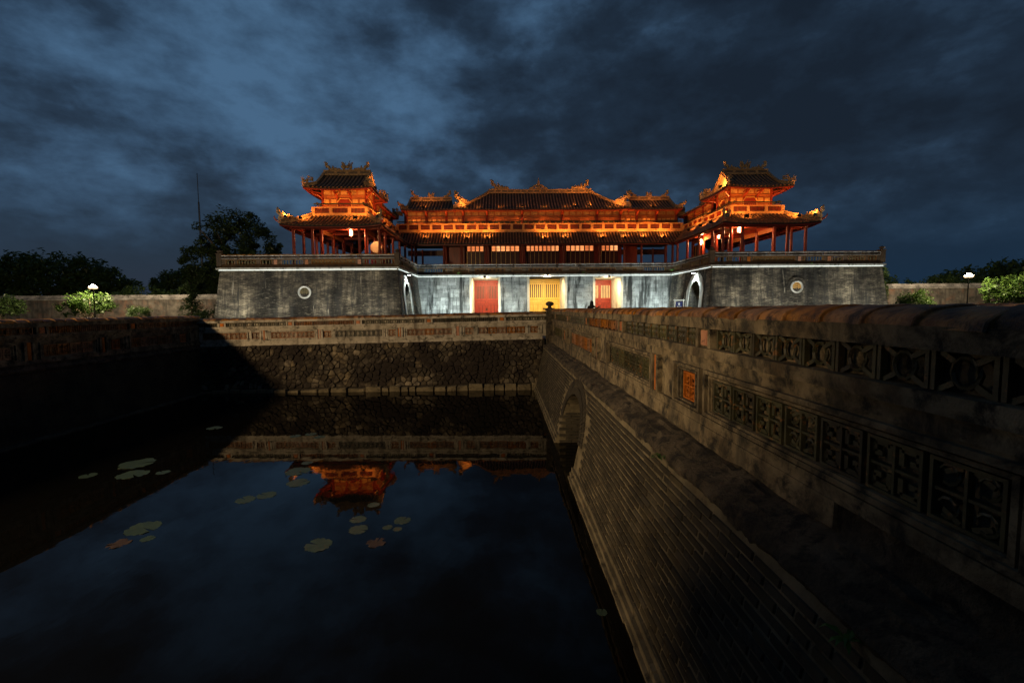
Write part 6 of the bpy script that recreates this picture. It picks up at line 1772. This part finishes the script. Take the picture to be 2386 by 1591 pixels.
PADS = [(-8.12, 12.74, .22, 'lone lily pad near the far left of the moat'), (-5.44, 11.78, .16, 'left pad of the row of three near the far wall'), (-5.11, 11.95, .16, 'middle pad of the row of three near the far wall'), (-4.77, 11.66, .16, 'right pad of the row of three near the far wall'),
        (-7.91, 9.77, .36, 'large dark lily pad with raised edge at left'), (-7.48, 9.11, .30, 'pale lily pad just below the large dark pad at left'), (-8.34, 9.08, .17, 'small lily pad at the far left in the dark water'), (-6.95, 9.2, .14, 'small curled pad touching the pale pad at left'),
        (-4.2, 9.14, .26, 'broad lily pad at the top of the cluster by the roof reflection'), (-3.92, 8.52, .22, 'lower lily pad of the cluster by the roof reflection'), (-4.23, 9.65, .13, 'small pad above the cluster by the roof reflection'),
        (-4.49, 7.77, .18, 'left pad of the touching pair at mid water'), (-4.22, 7.95, .18, 'right pad of the touching pair at mid water'), (-5.47, 6.78, .25, 'big olive lily pad at lower left'), (-5.15, 6.45, .10, 'small pale pad below the olive pad at lower left'), (-5.45, 6.32, .16, 'sunken brown pad below the olive pad at lower left'),
        (-2.6, 6.18, .21, 'large fringed lily pad nearest the bottom centre'), (-2.29, 6.94, .14, 'upper pad of the stacked pair below the roof reflection'), (-2.18, 6.61, .155, 'lower pad of the stacked pair below the roof reflection'),
        (-1.59, 6.88, .14, 'largest pad of the trio right of the stacked pair'), (-1.76, 6.66, .085, 'left small pad of the trio right of the stacked pair'), (-1.6, 6.60, .08, 'lower small pad of the trio right of the stacked pair'), (-2.2, 7.47, .11, 'small grey pad inside the roof reflection'), (-1.81, 6.21, .15, 'brown rotting lily pad near the bottom centre'), (1.03, 4.65, .065, 'tiny pale pad close to the bridge foot')]
pad_vars = [pad_mesh(i) for i in range(5)]; brown_pad = pad_mesh(9, True)
for i, (x, y, r, lab) in enumerate(PADS):
    o = place(brown_pad if 'brown' in lab else pad_vars[i % 5], 'lily_pad', Matrix.Translation((x, y, WATER)) @ Matrix.Rotation(i * 1.3, 4, 'Z') @ Matrix.Diagonal((r * 0.92, r * (0.84 + 0.02 * (i % 5)), r, 1)))
    tag(o, lab, 'lily pad', 'lily pads on the moat')


# ------------------------------------------------------------------ sign and person
def sign():
    loc = (16.85, 43.3, 0)
    root = thing('sign_board', loc, 'blue notice board in a white frame beside the right arch', 'sign')
    x, y, _ = loc
    m = MB()
    for s in (-1, 1): m.bar((x + s * 0.42, y, 0), (x + s * 0.42, y, 2.08), 0.07, 0.07)
    m.bar((x - 0.55, y, 1.98), (x + 0.55, y, 1.98), 0.07, 0.08); m.build('frame', 'sign_white', root)
    m = MB(); m.box(x - 0.32, x + 0.32, y - 0.02, y + 0.02, 0.95, 1.82); m.build('board', 'sign_blue', root)
    m = MB(); n = 18; m.loft([[(x + 0.10 * math.cos(2 * math.pi * k / n), y - d, 1.60 + 0.12 * math.sin(2 * math.pi * k / n)) for k in range(n)] for d in (0.02, 0.026)]); m.build('emblem', 'sign_white', root)
    m = MB()
    for k, w in enumerate((0.07, 0.05, 0.08, 0.05, 0.06)): m.box(x - 0.2 + k * 0.085, x - 0.2 + k * 0.085 + w, y - 0.026, y - 0.02, 1.33, 1.40)
    m.build('lettering', 'sign_white', root)


sign()


def person():
    loc = Vector((5.45, 28.0, 0.012))
    root = thing('person', loc, 'person in dark clothes with black hair standing before the right red door, arm held out', 'person')
    # skeleton -> skin
    J = {'pelvis': (0, 0, 0.92), 'waist': (0, 0.0, 1.08), 'chest': (0.0, -0.02, 1.28), 'neck': (0.01, 0.0, 1.44), 'head': (0.02, 0.02, 1.56), 'top': (0.02, 0.02, 1.68),
         'hipl': (-0.09, 0, 0.88), 'kneel': (-0.10, 0.03, 0.48), 'anklel': (-0.11, -0.02, 0.09), 'toel': (-0.12, 0.13, 0.035), 'hipr': (0.09, 0, 0.88), 'kneer': (0.11, 0.02, 0.48), 'ankler': (0.12, -0.02, 0.09), 'toer': (0.13, 0.13, 0.035),
         'shl': (-0.17, 0, 1.38), 'ell': (-0.22, 0.03, 1.12), 'wrl': (-0.16, 0.16, 0.95), 'shr': (0.17, 0, 1.38), 'elr': (0.34, 0.08, 1.24), 'wrr': (0.52, 0.14, 1.34), 'hal': (-0.14, 0.21, 0.90), 'har': (0.58, 0.15, 1.38)}
    E_ = [('pelvis', 'waist'), ('waist', 'chest'), ('chest', 'neck'), ('neck', 'head'), ('head', 'top'), ('pelvis', 'hipl'), ('hipl', 'kneel'), ('kneel', 'anklel'), ('anklel', 'toel'), ('pelvis', 'hipr'), ('hipr', 'kneer'), ('kneer', 'ankler'), ('ankler', 'toer'),
          ('chest', 'shl'), ('shl', 'ell'), ('ell', 'wrl'), ('wrl', 'hal'), ('chest', 'shr'), ('shr', 'elr'), ('elr', 'wrr'), ('wrr', 'har')]
    rad = {'pelvis': 0.14, 'waist': 0.125, 'chest': 0.15, 'neck': 0.055, 'head': 0.095, 'top': 0.075, 'hipl': 0.095, 'hipr': 0.095, 'kneel': 0.06, 'kneer': 0.06, 'anklel': 0.042, 'ankler': 0.042, 'toel': 0.035, 'toer': 0.035, 'shl': 0.065, 'shr': 0.065, 'ell': 0.045, 'elr': 0.045, 'wrl': 0.03, 'wrr': 0.03, 'hal': 0.03, 'har': 0.03}
    keys = list(J); me = bpy.data.meshes.new('body')
    me.from_pydata([loc + Vector(J[k]) for k in keys], [(keys.index(a), keys.index(b)) for a, b in E_], [])
    for mm in ('cloth_black', 'cloth_jeans', 'skin'): me.materials.append(MATS[mm])
    o = place(me, 'body', None, root)
    md = o.modifiers.new('skin', 'SKIN'); md.use_smooth_shade = True
    for i, k in enumerate(keys):
        sv = me.skin_vertices[0].data[i]; sv.radius = (rad[k], rad[k] * (0.75 if k in ('chest', 'waist', 'pelvis') else 1)); sv.use_root = (k == 'pelvis')
    o.modifiers.new('sub', 'SUBSURF').levels = 1; o.modifiers['sub'].render_levels = 2
    dg = bpy.context.evaluated_depsgraph_get(); em = bpy.data.meshes.new_from_object(o.evaluated_get(dg)); o.modifiers.clear(); o.data = em
    em.materials.clear()
    for mm in ('cloth_black', 'cloth_jeans', 'skin'): em.materials.append(MATS[mm])
    wo = wm(o)
    for p in em.polygons:
        c = p.center - loc; p.material_index = 1 if c.z < 0.95 else (2 if c.z > 1.43 or abs(c.x) > 0.47 or (c.z < 1.0 and c.x < -0.1 and c.y > 0.12) else 0)
    # hair, longer at the back (the back faces the camera)
    m = MB(); h = loc + Vector((0.02, 0.0, 1.60)); m.ball(h, 0.125, 12, (0.95, 1.0, 1.0)); m.loft([[h + Vector((a * w, -0.07 + b * 0.05, z)) for a, b in ((-1, 1), (-0.8, -1), (0, -1.4), (0.8, -1), (1, 1))] for w, z in ((0.115, 0.03), (0.125, -0.08), (0.12, -0.18), (0.08, -0.26))]); m.build('hair', 'hair_black', root, True)
    # fingers of the raised hand
    m = MB(); b = loc + Vector((0.60, 0.15, 1.39))
    for k in range(4): m.tube([b + Vector((0, 0, 0.02 - 0.016 * k)), b + Vector((0.045, 0.01, 0.03 - 0.016 * k)), b + Vector((0.075 - 0.006 * abs(k - 1.5), 0.02, 0.022 - 0.016 * k))], [0.009, 0.008, 0.006], 5)
    m.tube([b + Vector((-0.03, 0, 0.02)), b + Vector((-0.01, 0.0, 0.055)), b + Vector((0.02, 0.01, 0.07))], [0.011, 0.009, 0.007], 5); m.build('fingers', 'skin', root, True)


person()
